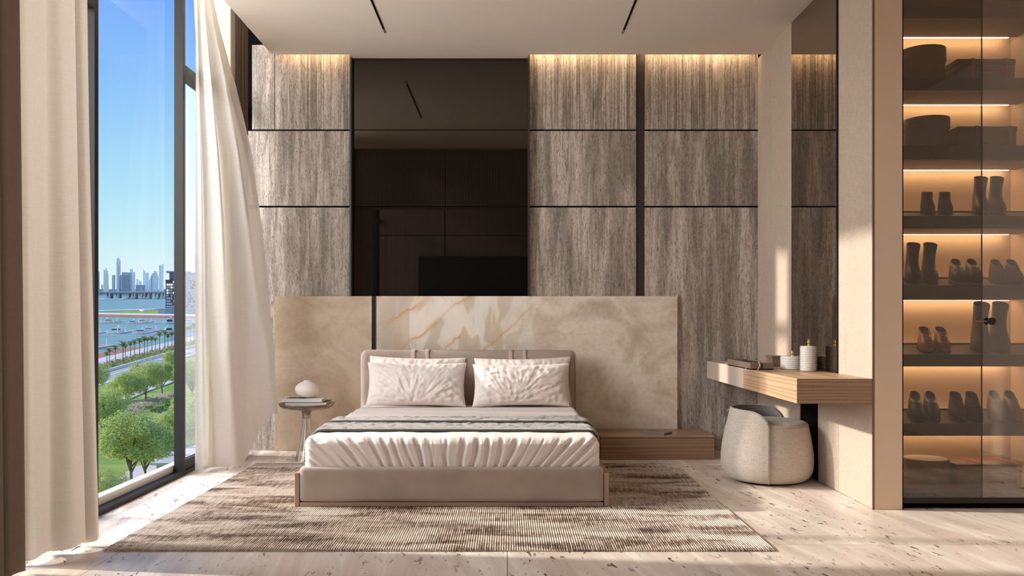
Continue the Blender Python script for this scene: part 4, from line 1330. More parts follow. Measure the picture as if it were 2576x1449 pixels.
def band_trim(root, mat, slices):
    """pale stitched edging across the vamp of a loafer"""
    z = 0.066
    pts = [(-0.036, -0.020, 0.012 + 0.058), (-0.026, -0.052, 0.012 + 0.070), (0, -0.064, 0.012 + 0.0755), (0.026, -0.052, 0.012 + 0.070), (0.036, -0.020, 0.012 + 0.058)]
    tube('piping', pts, 0.0018, mat, root, 5)
    pts = [(-0.038, 0.02, 0.06), (-0.040, -0.05, 0.045), (-0.033, -0.10, 0.040), (0, -0.126, 0.042), (0.033, -0.10, 0.040), (0.040, -0.05, 0.045), (0.038, 0.02, 0.06)]
    tube('piping', pts, 0.0016, mat, root, 5)


TILT = math.atan2(0.055, 0.27)
def place_pair(proto, row_y, xl, xr, label_l, label_r, cat, group, yaw=math.radians(-16), sc=1.0, yoff=0.0, tilt=True, mirror=True):
    zf = PZ(row_y, VYF)
    for i, (xpx, lab) in enumerate(((xl, label_l), (xr, label_r))):
        o = proto if i == 0 else copy_tree(proto)
        yy = VYF + 0.150 + yoff
        z = zf + (yy - VYF) * math.tan(TILT) + 0.0005
        o.location = (PX(xpx, yy - 0.08), yy, z)
        o.rotation_euler = Euler((TILT if tilt else 0.0, 0, yaw), 'XYZ')
        o.rotation_euler = (Matrix.Rotation(TILT, 3, 'X') @ Matrix.Rotation(yaw, 3, 'Z')).to_euler()
        o.scale = (sc if (i == 0 or not mirror) else sc, sc, sc)
        tag(o, lab, cat, group)

G = 'shoes on the wardrobe shelves'
BLK = leather('black_leather', 40, 36, 34)
NAVY = leather('dark_navy_suede', 44, 46, 52, 0.8)
GREYL = leather('charcoal_leather', 70, 62, 57)
MAROON = leather('maroon_leather', 104, 50, 42, 0.45)
GREYS = leather('grey_suede', 92, 88, 86, 0.85)
COGNAC = leather('cognac_leather', 196, 128, 80, 0.4)
UMBER = leather('umber_suede', 78, 64, 54, 0.8)
OXB = leather('reddish_brown_leather', 128, 78, 66, 0.45)
place_pair(shoe_proto('ankle_boot', ANKLE, NAVY, laces=True), 543, 2347, 2392, 'dark navy lace-up ankle boot, first on the third shelf from the top', 'dark navy lace-up ankle boot with untied laces, second on the third shelf from the top', 'boot', G, sc=0.86)
place_pair(shoe_proto('tall_boot', BOOT, GREYL, slant=0.22), 543, 2482, 2523, 'charcoal pull-on boot in the middle of the third shelf from the top', 'charcoal pull-on boot at the far end of the third shelf from the top', 'boot', G, sc=0.98)
place_pair(shoe_proto('tall_boot', BOOT, BLK, slant=0.22), 718, 2309, 2352, 'black pull-on boot nearest the pillar on the fourth shelf', 'black pull-on boot beside the maroon loafers on the fourth shelf', 'boot', G, sc=1.0)
p = shoe_proto('loafer', SLIP, MAROON, PALE, trim=PALE, slant=0.3); band_trim(p, PALE, SLIP)
place_pair(p, 718, 2423, 2464, 'maroon loafer with cream sole beside the black boots', 'maroon loafer with cream sole beside the grey slip-ons', 'shoe', G, sc=1.0)
place_pair(shoe_proto('slip_on_shoe', SLIP, GREYS, slant=0.3), 718, 2526, 2566, 'grey suede slip-on beside the maroon loafers', 'grey suede slip-on at the far end of the fourth shelf', 'shoe', G, sc=0.98)
place_pair(shoe_proto('oxford_shoe', LOW, COGNAC, leather('brown_sole', 70, 46, 32), laces=True, slant=0.25), 892, 2342, 2384, 'tan leather lace-up shoe nearest the pillar, fifth shelf', 'tan leather lace-up shoe beside the tall grey boots', 'shoe', G, sc=0.98)
GREYB = leather('warm_grey_leather', 96, 84, 76, 0.6)
place_pair(shoe_proto('tall_boot', [(a * 1.15, b, c, d * 1.12) for a, b, c, d in BOOT], GREYB, slant=0.22), 892, 2482, 2530, 'tall warm grey boot behind the door knob', 'tall warm grey boot at the far end of the fifth shelf', 'boot', G, sc=1.05)
place_pair(shoe_proto('slipper', SLIP, BLK, slant=0.3), 1065.5, 2318, 2357, 'black leather slipper nearest the pillar, lowest shoe shelf', 'black leather slipper beside the brown laced shoes', 'shoe', G, sc=1.0)
place_pair(shoe_proto('derby_shoe', LOW, UMBER, laces=True, slant=0.25), 1065.5, 2423, 2464, 'dark brown laced shoe beside the black slippers', 'dark brown laced shoe beside the reddish pair', 'shoe', G, sc=1.02)
place_pair(shoe_proto('court_shoe', SLIP, OXB, slant=0.3), 1065.5, 2522, 2562, 'reddish brown shoe beside the dark laced pair', 'reddish brown shoe at the far end of the lowest shoe shelf', 'shoe', G, sc=1.03)

# ------------------------------------------------------------------ view outside: park, road, palms, marina, bridge and skyline
EH, HOR = 24.0, 728.0                       # storeys above the park; the land rises gently away from the building
SL = (CY - HOR) / F


def gz(Y):
    return H - EH + SL * Y


def gp(x, y):
    """point of the outside ground seen at a pixel"""
    Y = F * EH / (y - HOR)
    return Vector((PX(x, Y), Y, gz(Y)))


def strip(name, a, b, y0, y1, mat, z=0.0, kind='structure', label=None, cat=None, slope=-0.138, thick=0.25, seg=10):
    """band of ground between two skewed lines X = a + slope (Y-290)"""
    v = []
    for dz in (z, z - thick):
        for j in range(seg + 1):
            Y = y0 + (y1 - y0) * j / seg
            v.append((a + slope * (Y - 290), Y, gz(Y) + dz))
            v.append((b + slope * (Y - 290), Y, gz(Y) + dz))
    n = 2 * (seg + 1)
    f = []
    for j in range(seg):
        k = 2 * j
        f.append((k, k + 1, k + 3, k + 2))
        f.append((n + k, n + k + 2, n + k + 3, n + k + 1))
        f.append((k, k + 2, n + k + 2, n + k))
        f.append((k + 1, n + k + 1, n + k + 3, k + 3))
    f += [(0, n, n + 1, 1), (n - 2, n - 1, 2 * n - 1, 2 * n - 2)]
    o = mk(name, v, f, mat)
    return tag(o, label, cat, None, kind)


def leaf_mat(name, dark, light, trans=0.35, tcol=(0.55, 0.62, 0.12, 1)):
    m, nt, b = new_mat(name)
    nt.nodes.remove(b)
    out = nt.nodes['Material Output']
    r = N(nt, 'ShaderNodeNewGeometry').outputs['Random Per Island']
    c = ramp(nt, r, [(0.0, dark), (1.0, light)])
    d = N(nt, 'ShaderNodeBsdfDiffuse', {'Color': c})
    t = N(nt, 'ShaderNodeBsdfTranslucent', {'Color': mixc(nt, 0.5, c, tcol)})
    mx = N(nt, 'ShaderNodeMixShader', {0: trans, 1: d.outputs[0], 2: t.outputs[0]})
    nt.links.new(mx.outputs[0], out.inputs['Surface'])
    return m


LEAF = leaf_mat('tree_leaf', rgb(150, 172, 92), rgb(226, 236, 164), 0.45)
LEAF2 = leaf_mat('shrub_leaf', rgb(116, 146, 80), rgb(188, 210, 120), 0.4)
LEAFP = leaf_mat('flowering_shrub_leaf', rgb(196, 186, 150), rgb(255, 240, 230), 0.35, (0.9, 0.8, 0.72, 1))
PALML = leaf_mat('palm_leaf', rgb(70, 92, 46), rgb(126, 142, 76), 0.2)
BARK = flat('bark', rgb(112, 92, 74), 0.9, var=0.15)
PBARK = flat('palm_bark', rgb(124, 112, 98), 0.9, var=0.1)
def grass_mat():
    m, nt, b = new_mat('lawn_grass')
    p = wpos(nt)
    n1 = noise_t(nt, p, 0.12, 6.0, 0.7)
    nt.links.new(ramp(nt, n1, [(0.35, rgb(116, 146, 66)), (0.65, rgb(166, 190, 98))]), b.inputs['Base Color'])
    b.inputs['Roughness'].default_value = 0.95
    b.inputs['Specular IOR Level'].default_value = 0.05
    return m
GRASS = grass_mat()
def water_mat():
    m, nt, b = new_mat('marina_water')
    p = wpos(nt)
    w = noise_t(nt, mapping(nt, p, (0.05, 0.25, 1)), 1.0, 5.0, 0.6)
    nt.links.new(ramp(nt, w, [(0.35, rgb(112, 152, 146)), (0.65, rgb(146, 182, 174))]), b.inputs['Base Color'])
    b.inputs['Roughness'].default_value = 0.5
    b.inputs['Specular IOR Level'].default_value = 0.12
    bump(nt, b, noise_t(nt, mapping(nt, p, (0.2, 0.7, 1)), 1.0, 4.0), 0.4, 0.3)
    return m
WATER = water_mat()
PAVE = flat('pale_paving', rgb(214, 208, 200), 0.9, var=0.05, vscale=0.05)
ROADM = flat('light_asphalt', rgb(176, 172, 168), 0.9, var=0.05, vscale=0.08)
LINE = flat('white_road_paint', rgb(240, 240, 238), 0.8)
QUAY = flat('red_brown_decking', rgb(170, 116, 92), 0.85, var=0.05, vscale=0.3)
CONC = flat('white_concrete', rgb(228, 226, 222), 0.8)
GREYC = flat('grey_concrete', rgb(176, 176, 178), 0.8)

# ground bands, from the building outwards
strip('lawn', 60, -113, 15, 620, GRASS, 0.0, label='green park lawn seen through the window', cat='lawn')
strip('road', -113.9, -123.2, 15, 700, ROADM, 0.02, label='pale road running along the park', cat='road')
strip('road_marking', -118.8, -119.3, 15, 700, LINE, 0.05, label='white line along the road', cat='road marking', thick=0.02)
strip('kerb', -113.0, -113.9, 15, 700, CONC, 0.10, label='white kerb on the park side of the road', cat='kerb')
strip('kerb', -123.2, -124.2, 15, 700, CONC, 0.55, label='white low wall on the planted side of the road', cat='low wall')
strip('planting_bed', -124.2, -130.6, 15, 700, GRASS, 0.05, label='planted bed under the palms', cat='planting bed')
strip('promenade', -130.6, -142.0, 15, 700, PAVE, 0.02, label='pale waterfront promenade', cat='promenade')
strip('promenade_edge', -136.2, -136.8, 15, 700, CONC, 0.06, label='white band along the promenade', cat='paving band', thick=0.03)
strip('quay', -142.0, -150.0, 60, 345, QUAY, 0.0, label='red-brown quay deck at the water', cat='quay')
strip('water', -142.0, -4200, -200, 5200, WATER, -0.9, slope=0.0, label='blue-green marina water', cat='water', thick=0.5, seg=4)

# paths in the park
def path(pts, w, mat, z, label):
    v, n = [], len(pts)
    P = [gp(*q) for q in pts]
    for i, p in enumerate(P):
        t = (P[min(i + 1, n - 1)] - P[max(i - 1, 0)]); t.z = 0; t.normalize()
        for s in (-1, 1):
            q = p + Vector((-t.y, t.x, 0)) * (w / 2 * s)
            v.append((q.x, q.y, gz(q.y) + z))
    o = mk('park_path', v, quads(2, n), mat, None)
    md = o.modifiers.new('thick', 'SOLIDIFY'); md.thickness = 0.2; md.offset = -1
    tag(o, label, 'path', None, 'structure')
path([(220, 1300), (300, 1235), (352, 1190), (372, 1178), (400, 1172), (430, 1140)], 3.2, PAVE, 0.04, 'shady pale path under the nearest tree')
path([(230, 1045), (300, 1010), (360, 985), (410, 968), (450, 950)], 2.4, PAVE, 0.04, 'pale path between the flowering shrubs and the far trees')

# pavilion roof at the foot of the building
pv = gp(413, 1196)
pav = thing('pavilion', 'low grey pavilion roof at the foot of the building', 'pavilion', tuple(pv))
w_ = 30.0
mk('walls', boxv(pv.x - 1.0, pv.x + w_, pv.y, pv.y + 50, pv.z, pv.z + 1.4), BOXF, GREYC, pav)
mk('roof', boxv(pv.x - 1.6, pv.x + w_, pv.y - 0.6, pv.y + 50, pv.z + 1.4, pv.z + 1.7), BOXF, flat('pale_roof_sheet', rgb(206, 208, 212), 0.6), pav)
for k in range(6):
    mk('roof_seam', boxv(pv.x - 1.6, pv.x + w_, pv.y + 5 + 7 * k, pv.y + 5.25 + 7 * k, pv.z + 1.7, pv.z + 1.85), BOXF, GREYC, pav)


# leafy meshes shared between alike plants
def leaf_cloud(name, blobs, per, size, mat, seed, flat_=0.5):
    rnd = random.Random(seed)
    v, f = [], []
    for (cx, cy, cz, r) in blobs:
        for _ in range(per):
            d = Vector((rnd.gauss(0, 1), rnd.gauss(0, 1), rnd.gauss(0, 1))).normalized()
            rr = r * (0.55 + 0.5 * rnd.random())
            c = Vector((cx + d.x * rr, cy + d.y * rr, cz + d.z * rr * 0.8))
            n = (d + Vector((rnd.gauss(0, 1), rnd.gauss(0, 1), rnd.gauss(0, 1) + flat_)) * 0.55).normalized()
            a = n.orthogonal().normalized()
            a = Matrix.Rotation(rnd.random() * 2 * PI, 3, n) @ a
            b = n.cross(a)
            s = size * (0.6 + 0.8 * rnd.random())
            k = len(v)
            v += [tuple(c - a * s), tuple(c + b * s * 0.55), tuple(c + a * s), tuple(c - b * s * 0.55)]
            f.append((k, k + 1, k + 2, k + 3))
    me = bpy.data.meshes.new(name)
    me.from_pydata(v, [], f)
    me.update()
    me.materials.append(mat)
    return me


def tree_meshes(seed, n=16, per=330):
    """unit tree: height about 1; crown and branching trunk"""
    rnd = random.Random(seed)
    blobs, tv, tf = [], [], []
    def add(pts, rad):
        v, f = tubev(pts, rad, 6)
        k = len(tv)
        tv.extend(v); tf.extend([tuple(q + k for q in g) for g in f])
    add([(0, 0, -0.02), (0.01, 0.01, 0.16), (0.0, 0.02, 0.30), (0.02, 0.0, 0.48)], [0.024, 0.020, 0.016, 0.008])
    for i in range(n):
        a = i * 2.4 + rnd.random()
        t = i / (n - 1)
        rr = (0.34 * math.sqrt(1 - (2 * t - 0.85) ** 2 * 0.55)) * (0.45 + 0.6 * rnd.random())
        c = (rr * math.cos(a), rr * math.sin(a), 0.46 + 0.42 * t)
        blobs.append((c[0], c[1], c[2], 0.135 + 0.05 * rnd.random()))
        if i % 2 == 0:
            b0 = 0.16 + 0.2 * rnd.random()
            add([(0, 0.01, b0), (c[0] * 0.45, c[1] * 0.45, b0 + (c[2] - b0) * 0.55), (c[0] * 0.9, c[1] * 0.9, c[2])], [0.012, 0.009, 0.004])
    cr = leaf_cloud('crown', blobs, per, 0.0125, LEAF, seed)
    tm = bpy.data.meshes.new('trunk')
    tm.from_pydata(tv, [], tf); tm.update(); tm.materials.append(BARK)
    return cr, tm
TM = [tree_meshes(3, 20, 900), tree_meshes(8, 18, 820), tree_meshes(21, 17, 820)]
TREES = [  # base pixel, height in pixels, variant, label
    (327, 1232, 196, 0, 'largest green tree nearest the window, over the shady path'),
    (366, 1214, 150, 1, 'tree with a straight pale trunk just behind the largest tree'),
    (268, 1290, 110, 2, 'tree crown in the lower corner by the black jamb'),
    (262, 1120, 140, 1, 'tree hugging the black jamb above the lawn'),
    (318, 1030, 96, 0, 'broad leaning tree in the middle of the park'),
    (366, 1012, 104, 2, 'slim tree with a tall trunk beside the broad leaning one'),
    (408, 992, 84, 1, 'tree near the road, left of the thin mullion'),
    (433, 930, 48, 2, 'small tree tip against the road beside the thin mullion'),
    (445, 1170, 140, 0, 'shaded tree behind the thin mullion, above the pavilion roof'),
    (482, 1010, 110, 1, 'hazy tree behind the sash pane near the road'),
    (480, 1110, 120, 2, 'hazy tree behind the sash pane above the pavilion'),
    (225, 1010, 100, 2, 'tree behind the white curtain, far side of the jamb'),
]
for i, (x, y, hp, k, lab) in enumerate(TREES):
    b = gp(x, y)
    hgt = hp * b.y / F
    t = thing('tree', lab, 'tree', tuple(b), 'park trees')
    t.rotation_euler = (0, 0, i * 1.3)
    child('crown', TM[k][0], t, scale=(hgt * 1.12, hgt * 1.12, hgt))
    child('trunk', TM[k][1], t, scale=(hgt, hgt, hgt))
rb = random.Random(4)
def bush_mesh(mat, seed, size=0.15, per=75):
    r = random.Random(seed)
    bl = [(0.6 * math.cos(k * 2.1), 0.6 * math.sin(k * 2.1), 0.28 + 0.3 * r.random(), 0.30 + 0.16 * r.random()) for k in range(7)] + [(0.1, 0, 0.62, 0.34)]
    return leaf_cloud('leaves', bl, per, size, mat, seed)
BM = [bush_mesh(LEAF2, 1), bush_mesh(LEAFP, 2)]
BUSH = [(390, 1037, 15, 0, 'round dark green bush on the open lawn'), (403, 1030, 10, 0, 'smaller green bush right behind the round one on the lawn'),
        (419, 1042, 9, 1, 'pale flowering bush on the open lawn by the mullion'), (417, 1025, 12, 0, 'green bush up the lawn by the mullion'),
        (342, 1052, 16, 0, 'green bush at the edge of the flowering bed'),
        (272, 1100, 18, 1, 'pale flowering bush low beside the jamb'), (296, 1102, 16, 0, 'dark bush beside the low pale flowering bush'),
        (290, 1078, 13, 1, 'pale pink shrub at the jamb end of the bed'), (312, 1066, 14, 1, 'pale pink shrub in the middle of the bed by the broad tree'),
        (302, 1048, 13, 1, 'pale pink shrub under the broad leaning tree'), (345, 1030, 13, 1, 'pale pink shrub at the foot of the slim tree'),
        (366, 1022, 13, 1, 'pale pink shrub right of the slim tree'), (385, 1012, 13, 1, 'pale pink shrub on the bank left of the mullion'),
        (402, 1006, 13, 1, 'pale pink shrub on the bank nearest the mullion'), (428, 1000, 12, 1, 'pale shrub against the mullion edge'),
        (328, 1040, 12, 0, 'low green shrub in front of the broad tree'), (375, 1030, 11, 0, 'low green shrub between the pale ones'),
        (262, 1062, 13, 0, 'green shrub by the jamb above the pale bush'), (480, 1040, 14, 1, 'pale shrub seen through the sash pane')]
for i, (x, y, rp, k, lab) in enumerate(BUSH):
    b = gp(x, y)
    r = rp * b.y / F
    t = thing('bush', lab, 'bush', tuple(b), 'park shrubs')
    t.rotation_euler = (0, 0, i * 0.9)
    child('leaves', BM[k], t, scale=(r, r, r * 0.95))
# hedge under the palms
v, f = [], []
for i in range(9000):
    Y = rb.uniform(150, 560)
    X = -127.4 - 0.138 * (Y - 290) + rb.uniform(-3.0, 3.0)
    c = Vector((X, Y, gz(Y) + rb.uniform(0.1, 1.2)))
    n = Vector((rb.gauss(0, 1), rb.gauss(0, 1), rb.gauss(0.6, 1))).normalized()
    a = n.orthogonal().normalized(); b = n.cross(a); s = rb.uniform(0.25, 0.5)
    k = len(v)
    v += [tuple(c - a * s), tuple(c + b * s * 0.6), tuple(c + a * s), tuple(c - b * s * 0.6)]
    f.append((k, k + 1, k + 2, k + 3))
hm = bpy.data.meshes.new('hedge'); hm.from_pydata(v, [], f); hm.update()
HEDGE = leaf_mat('hedge_leaf', rgb(92, 112, 52), rgb(196, 190, 150), 0.2)
hm.materials.append(HEDGE)
ho = bpy.data.objects.new('hedge', hm); COL.objects.link(ho)
tag(ho, 'low mixed hedge under the row of palms', 'hedge', None, 'stuff')

# flowering belt between lawn and trees
v, f = [], []
belt = [gp(*q) for q in ((236, 1092), (275, 1070), (312, 1045), (352, 1026), (392, 1008), (440, 994))]
for i in range(14000):
    t_ = rb.random() * (len(belt) - 1)
    k0 = min(int(t_), len(belt) - 2)
    P_ = belt[k0].lerp(belt[k0 + 1], t_ - k0)
    X, Y = P_.x + rb.gauss(0, 1.6), P_.y + rb.gauss(0, 2.6)
    c = Vector((X, Y, gz(Y) + rb.uniform(0.05, 0.75 + 0.4 * nz(X * 0.6, Y * 0.4))))
    n = Vector((rb.gauss(0, 1), rb.gauss(0, 1), rb.gauss(0.8, 1))).normalized()
    a = n.orthogonal().normalized(); b = n.cross(a); s = rb.uniform(0.06, 0.15)
    k = len(v)
    v += [tuple(c - a * s), tuple(c + b * s * 0.6), tuple(c + a * s), tuple(c - b * s * 0.6)]
    f.append((k, k + 1, k + 2, k + 3))
fm = bpy.data.meshes.new('flower_bed'); fm.from_pydata(v, [], f); fm.update()
fm.materials.append(leaf_mat('flower_bed_leaf', rgb(128, 146, 84), rgb(250, 226, 214), 0.3, (0.8, 0.76, 0.55, 1)))
fo = bpy.data.objects.new('flower_bed', fm); COL.objects.link(fo)
tag(fo, 'belt of mixed green and pale pink flowering plants across the park', 'flower bed', None, 'stuff')

# palms along the water
def frond_mesh():
    v, f = [], []
    n = 11
    sp = []
    for i in range(n):
        t = i / (n - 1)
        sp.append(Vector((t * 0.86, 0, 0.34 * math.sin(t * 2.0) - 0.42 * t * t)))
    for i in range(n - 1):
        t = i / (n - 1)
        w = 0.20 * math.sin(PI * min(t * 0.9 + 0.1, 1)) + 0.02
        for s in (-1, 1):
            p, q = sp[i], sp[i + 1]
            k = len(v)
            tip = q + Vector((0.10, s * w, -0.05 - 0.06 * t))
            v += [tuple(p), tuple(q), tuple(tip)]
            f.append((k, k + 1, k + 2))
    me = bpy.data.meshes.new('frond'); me.from_pydata(v, [], f); me.update(); me.materials.append(PALML)
    return me
FROND = frond_mesh()
def ptrunk():
    v, f = tubev([(0, 0, 0), (0.01, 0, 0.35), (0.0, 0.01, 0.7), (0.0, 0.0, 0.80)], [0.034, 0.026, 0.024, 0.034], 8)
    me = bpy.data.meshes.new('trunk'); me.from_pydata(v, [], f); me.update(); me.materials.append(PBARK)
    return me
PTR = ptrunk()
PALMS = [(268.5, 924, 42), (275, 919, 46), (290, 916, 50), (309, 914, 60), (315, 907, 44), (328, 905, 50), (338, 900, 48), (351, 899, 52), (363, 898, 56), (371, 891, 46), (382, 890, 48), (391, 888, 42), (401, 885, 54), (414, 879, 52), (422, 878, 40), (432, 874, 42), (452, 868, 42), (470, 862, 44), (479, 858, 42), (488, 855, 44), (497, 851, 40)]
ORD = ['first', 'second', 'third', 'fourth', 'fifth', 'sixth', 'seventh', 'eighth', 'ninth', 'tenth', 'eleventh', 'twelfth', 'thirteenth', 'fourteenth', 'fifteenth', 'sixteenth', 'seventeenth', 'eighteenth', 'nineteenth', 'twentieth', 'twenty-first']
rp_ = random.Random(9)
for i, (x, y, hp) in enumerate(PALMS):
    b = gp(x, y)
    hgt = hp * b.y / F
    t = thing('palm', ORD[i] + ' palm counted from the black jamb along the promenade', 'palm', tuple(b), 'palms along the promenade')
    child('trunk', PTR, t, scale=(hgt * 0.75, hgt * 0.75, hgt * 0.9))
    cr = hgt * 0.36
    for k in range(13):
        az = k * 2.399 + i
        el = [0.9, 0.55, 0.15][k % 3] + rp_.uniform(-0.12, 0.12)
        child('frond', FROND, t, loc=(0, 0, hgt * 0.72), rot=(0, -el, az), scale=(cr, cr, cr))

# docks and yachts
HULL = flat('white_gelcoat', rgb(255, 251, 242), 0.3)
HULLG = flat('grey_gelcoat', rgb(140, 142, 146), 0.3)
TINTW = flat('tinted_boat_window', rgb(54, 60, 68), 0.15)
PILE = flat('white_pile', rgb(236, 234, 230), 0.6)
DOCK = flat('dock_decking', rgb(226, 190, 166), 0.85)
def dock(label, a, b, w, piles):
    A, B = gp(*a), gp(*b)
    root = thing('dock', label, 'dock', tuple((A + B) / 2), 'floating docks')
    d = (B - A); d.normalize()
    n = Vector((-d.y, d.x, 0)); n.normalize()
    v = []
    for z in (-0.88, -0.45):
        for p in (A - n * w, B - n * w, B + n * w, A + n * w): v.append((p.x, p.y, p.z + z))
    mk('deck', v, BOXF, DOCK, root)
    for t_ in piles:
        p = A.lerp(B, t_) + n * (w + 0.35)
        vv, ff = tubev([(p.x, p.y, p.z - 1), (p.x, p.y, p.z + 2.4)], 0.32, 8)
        mk('pile', vv, ff, PILE, root, 'auto')
dock('far brown dock between jamb and mullion', (240, 810.5), (436, 812), 0.9, (0.06, 0.22, 0.55, 0.76))
dock('dock finger behind the first far yacht', (264, 811), (302, 806.5), 0.8, (0.9,))
dock('dock finger behind the middle far yachts', (352, 811), (388, 806.5), 0.8, (0.9,))
dock('near dock finger beside the foremost yacht', (296, 836.5), (345, 827.5), 0.8, (0.1, 0.5))
dock('near dock finger touching the jamb', (240, 836), (275, 831), 0.8, (0.5,))
dock('near dock finger beside the twin yachts', (353, 837), (403, 827.5), 0.8, (0.9,))
dock('near dock walkway by the mullion', (418, 837), (440, 831), 0.9, (0.1,))
dock('short red dock at the water near the jamb', (240, 871), (284, 865), 1.2, (0.85,))
dock('white walkway by the short red dock', (240, 873.5), (280, 872.5), 0.5, (0.1,))
dock('brown dock seen through the sash pane', (466, 812), (505, 812), 0.9, (0.5,))


def yacht(label, x, y, lp, yaw, cols, tall=1.0):
    b = gp(x, y)
    Lh = 1.22 * lp * b.y / F
    b.z -= 0.75
    root = thing('yacht', label, 'yacht', tuple(b), 'yachts in the marina')
    root.rotation_euler = (0, 0, yaw)
    def lmk(name, v, f, m, par=root, sm=False):
        me = bpy.data.meshes.new(name); me.from_pydata(v, [], f); me.update(); me.materials.append(m)
        bm = bmesh.new(); bm.from_mesh(me); bmesh.ops.recalc_face_normals(bm, faces=bm.faces); bm.to_mesh(me); bm.free()
        return child(name, me, par)
    W, Hh = Lh * 0.15, Lh * 0.17
    # hull: stations from stern (-x) to bow (+x)
    st = [(-0.5, 0.9, 0.75), (-0.2, 1.0, 0.8), (0.15, 0.95, 0.9), (0.36, 0.6, 1.05), (0.52, 0.03, 1.25)]
    v = []
    for sx, w, h in st:
        v += [(sx * Lh, -W * w, h * Hh), (sx * Lh, W * w, h * Hh), (sx * Lh * 0.94, W * w * 0.6, -0.3), (sx * Lh * 0.94, -W * w * 0.6, -0.3)]
    lmk('hull', v, quads(4, 5, True) + [(0, 1, 2, 3), (16, 17, 18, 19)], cols)
    def cab(x0, x1, z0, z1, w, s0, s1, m, nm, par=root):
        v = [(x0 * Lh, -w * W, z0 * Hh), (x1 * Lh, -w * W, z0 * Hh), (x1 * Lh, w * W, z0 * Hh), (x0 * Lh, w * W, z0 * Hh),
             ((x0 + s0) * Lh, -w * W * 0.85, z1 * Hh), ((x1 - s1) * Lh, -w * W * 0.85, z1 * Hh), ((x1 - s1) * Lh, w * W * 0.85, z1 * Hh), ((x0 + s0) * Lh, w * W * 0.85, z1 * Hh)]
        return lmk(nm, v, BOXF, m, par)
    c = cab(-0.36, 0.24, 0.8, 1.65 * tall, 0.78, 0.02, 0.12, HULL, 'cabin')
    cab(-0.30, 0.205, 1.12, 1.48 * tall, 0.80, 0.01, 0.06, TINTW, 'window_band', c)
    cab(-0.30, 0.08, 1.68 * tall, 1.95 * tall, 0.66, 0.02, 0.06, HULL, 'flybridge')
    v, f = tubev([(-0.14 * Lh, 0, 1.9 * Hh * tall), (-0.18 * Lh, 0, 2.75 * Hh * tall)], 0.018 * Lh, 6)
    lmk('mast', v, f, HULL)
    v, f = tubev([(-0.22 * Lh, -W * 0.6, 2.2 * Hh * tall), (-0.18 * Lh, 0, 2.45 * Hh * tall), (-0.22 * Lh, W * 0.6, 2.2 * Hh * tall)], 0.02 * Lh, 6)
    lmk('radar_arch', v, f, HULL)
Y0 = math.radians(205)
yacht('white cruiser nearest the jamb on the far dock', 275, 809, 24, math.radians(20), HULL)
yacht('white motor yacht in the middle of the far dock', 331, 812, 23, math.radians(206), HULL)
yacht('yacht with dark stern right of centre on the far dock', 358, 809, 22, math.radians(20), HULL)
yacht('tall white yacht on the far dock by the mullion', 424, 812, 24, math.radians(210), HULL, 1.5)
yacht('foremost white yacht on the near dock, bow to the jamb', 290, 835, 34, math.radians(196), HULL, 1.1)
yacht('front one of the twin yachts on the near dock', 351, 836, 27, math.radians(205), HULL, 1.1)
yacht('rear one of the twin yachts on the near dock', 375, 830, 25, math.radians(22), HULL)
yacht('white yacht on the near dock by the mullion', 427, 833, 24, math.radians(30), HULL, 1.5)
yacht('yacht behind the sash pane on the far dock', 471, 810, 22, math.radians(200), HULL)
yacht('yacht behind the sash pane on the near dock', 473, 831, 22, math.radians(25), HULL)

# breakwater with its promenade
def slab_px(name, label, cat, poly, mat, z0, z1, group=None, kind=None):
    """flat slab whose outline is given by ground pixels"""
    P = [gp(*q) for q in poly]
    n = len(P)
    v = [(p.x, p.y, p.z + z0) for p in P] + [(p.x, p.y, p.z + z1) for p in P]
    f = [tuple(range(n)), tuple(range(2 * n - 1, n - 1, -1))] + [(i, (i + 1) % n, n + (i + 1) % n, n + i) for i in range(n)]
    o = mk(name, v, f, mat)
    return tag(o, label, cat, group, kind)
slab_px('breakwater', 'red-brown breakwater wall across the marina', 'breakwater', [(235, 794), (510, 799), (510, 795), (235, 790.5)], QUAY, -1.0, 0.3, kind='structure')
slab_px('breakwater_walk', 'white walkway on top of the breakwater', 'walkway', [(235, 791), (510, 796), (510, 793), (235, 788.5)], CONC, -1.0, 0.8, kind='structure')
slab_px('breakwater_lawn', 'thin green strip behind the breakwater walkway', 'lawn', [(235, 788.5), (400, 790.5), (400, 780.5), (360, 781), (235, 786)], GRASS, -1.0, 0.3, kind='structure')
slab_px('breakwater_path', 'white curved path on the breakwater strip', 'path', [(235, 785), (352, 781), (400, 779.4), (400, 778.2), (350, 779.6), (235, 783.5)], CONC, -1.0, 1.0, kind='structure')
slab_px('breakwater_ramp', 'white ramp crossing the breakwater strip', 'ramp', [(350, 781), (358, 781), (366, 784), (357, 784)], CONC, 0.2, 0.9, kind='structure')
slab_px('spit', 'low white breakwater line in front of the bridge', 'breakwater', [(235, 754.6), (311, 753.6), (311, 752.4), (235, 753.4)], CONC, -1.0, 1.2, kind='structure')


def facing(x, Y):
    """frame at a ground point of the skyline: origin, right and away unit vectors as seen from the room"""
    X = PX(x, Y)
    d = Vector((X, Y, 0)).normalized()
    return Vector((X, Y, gz(Y))), Vector((d.y, -d.x, 0)), d


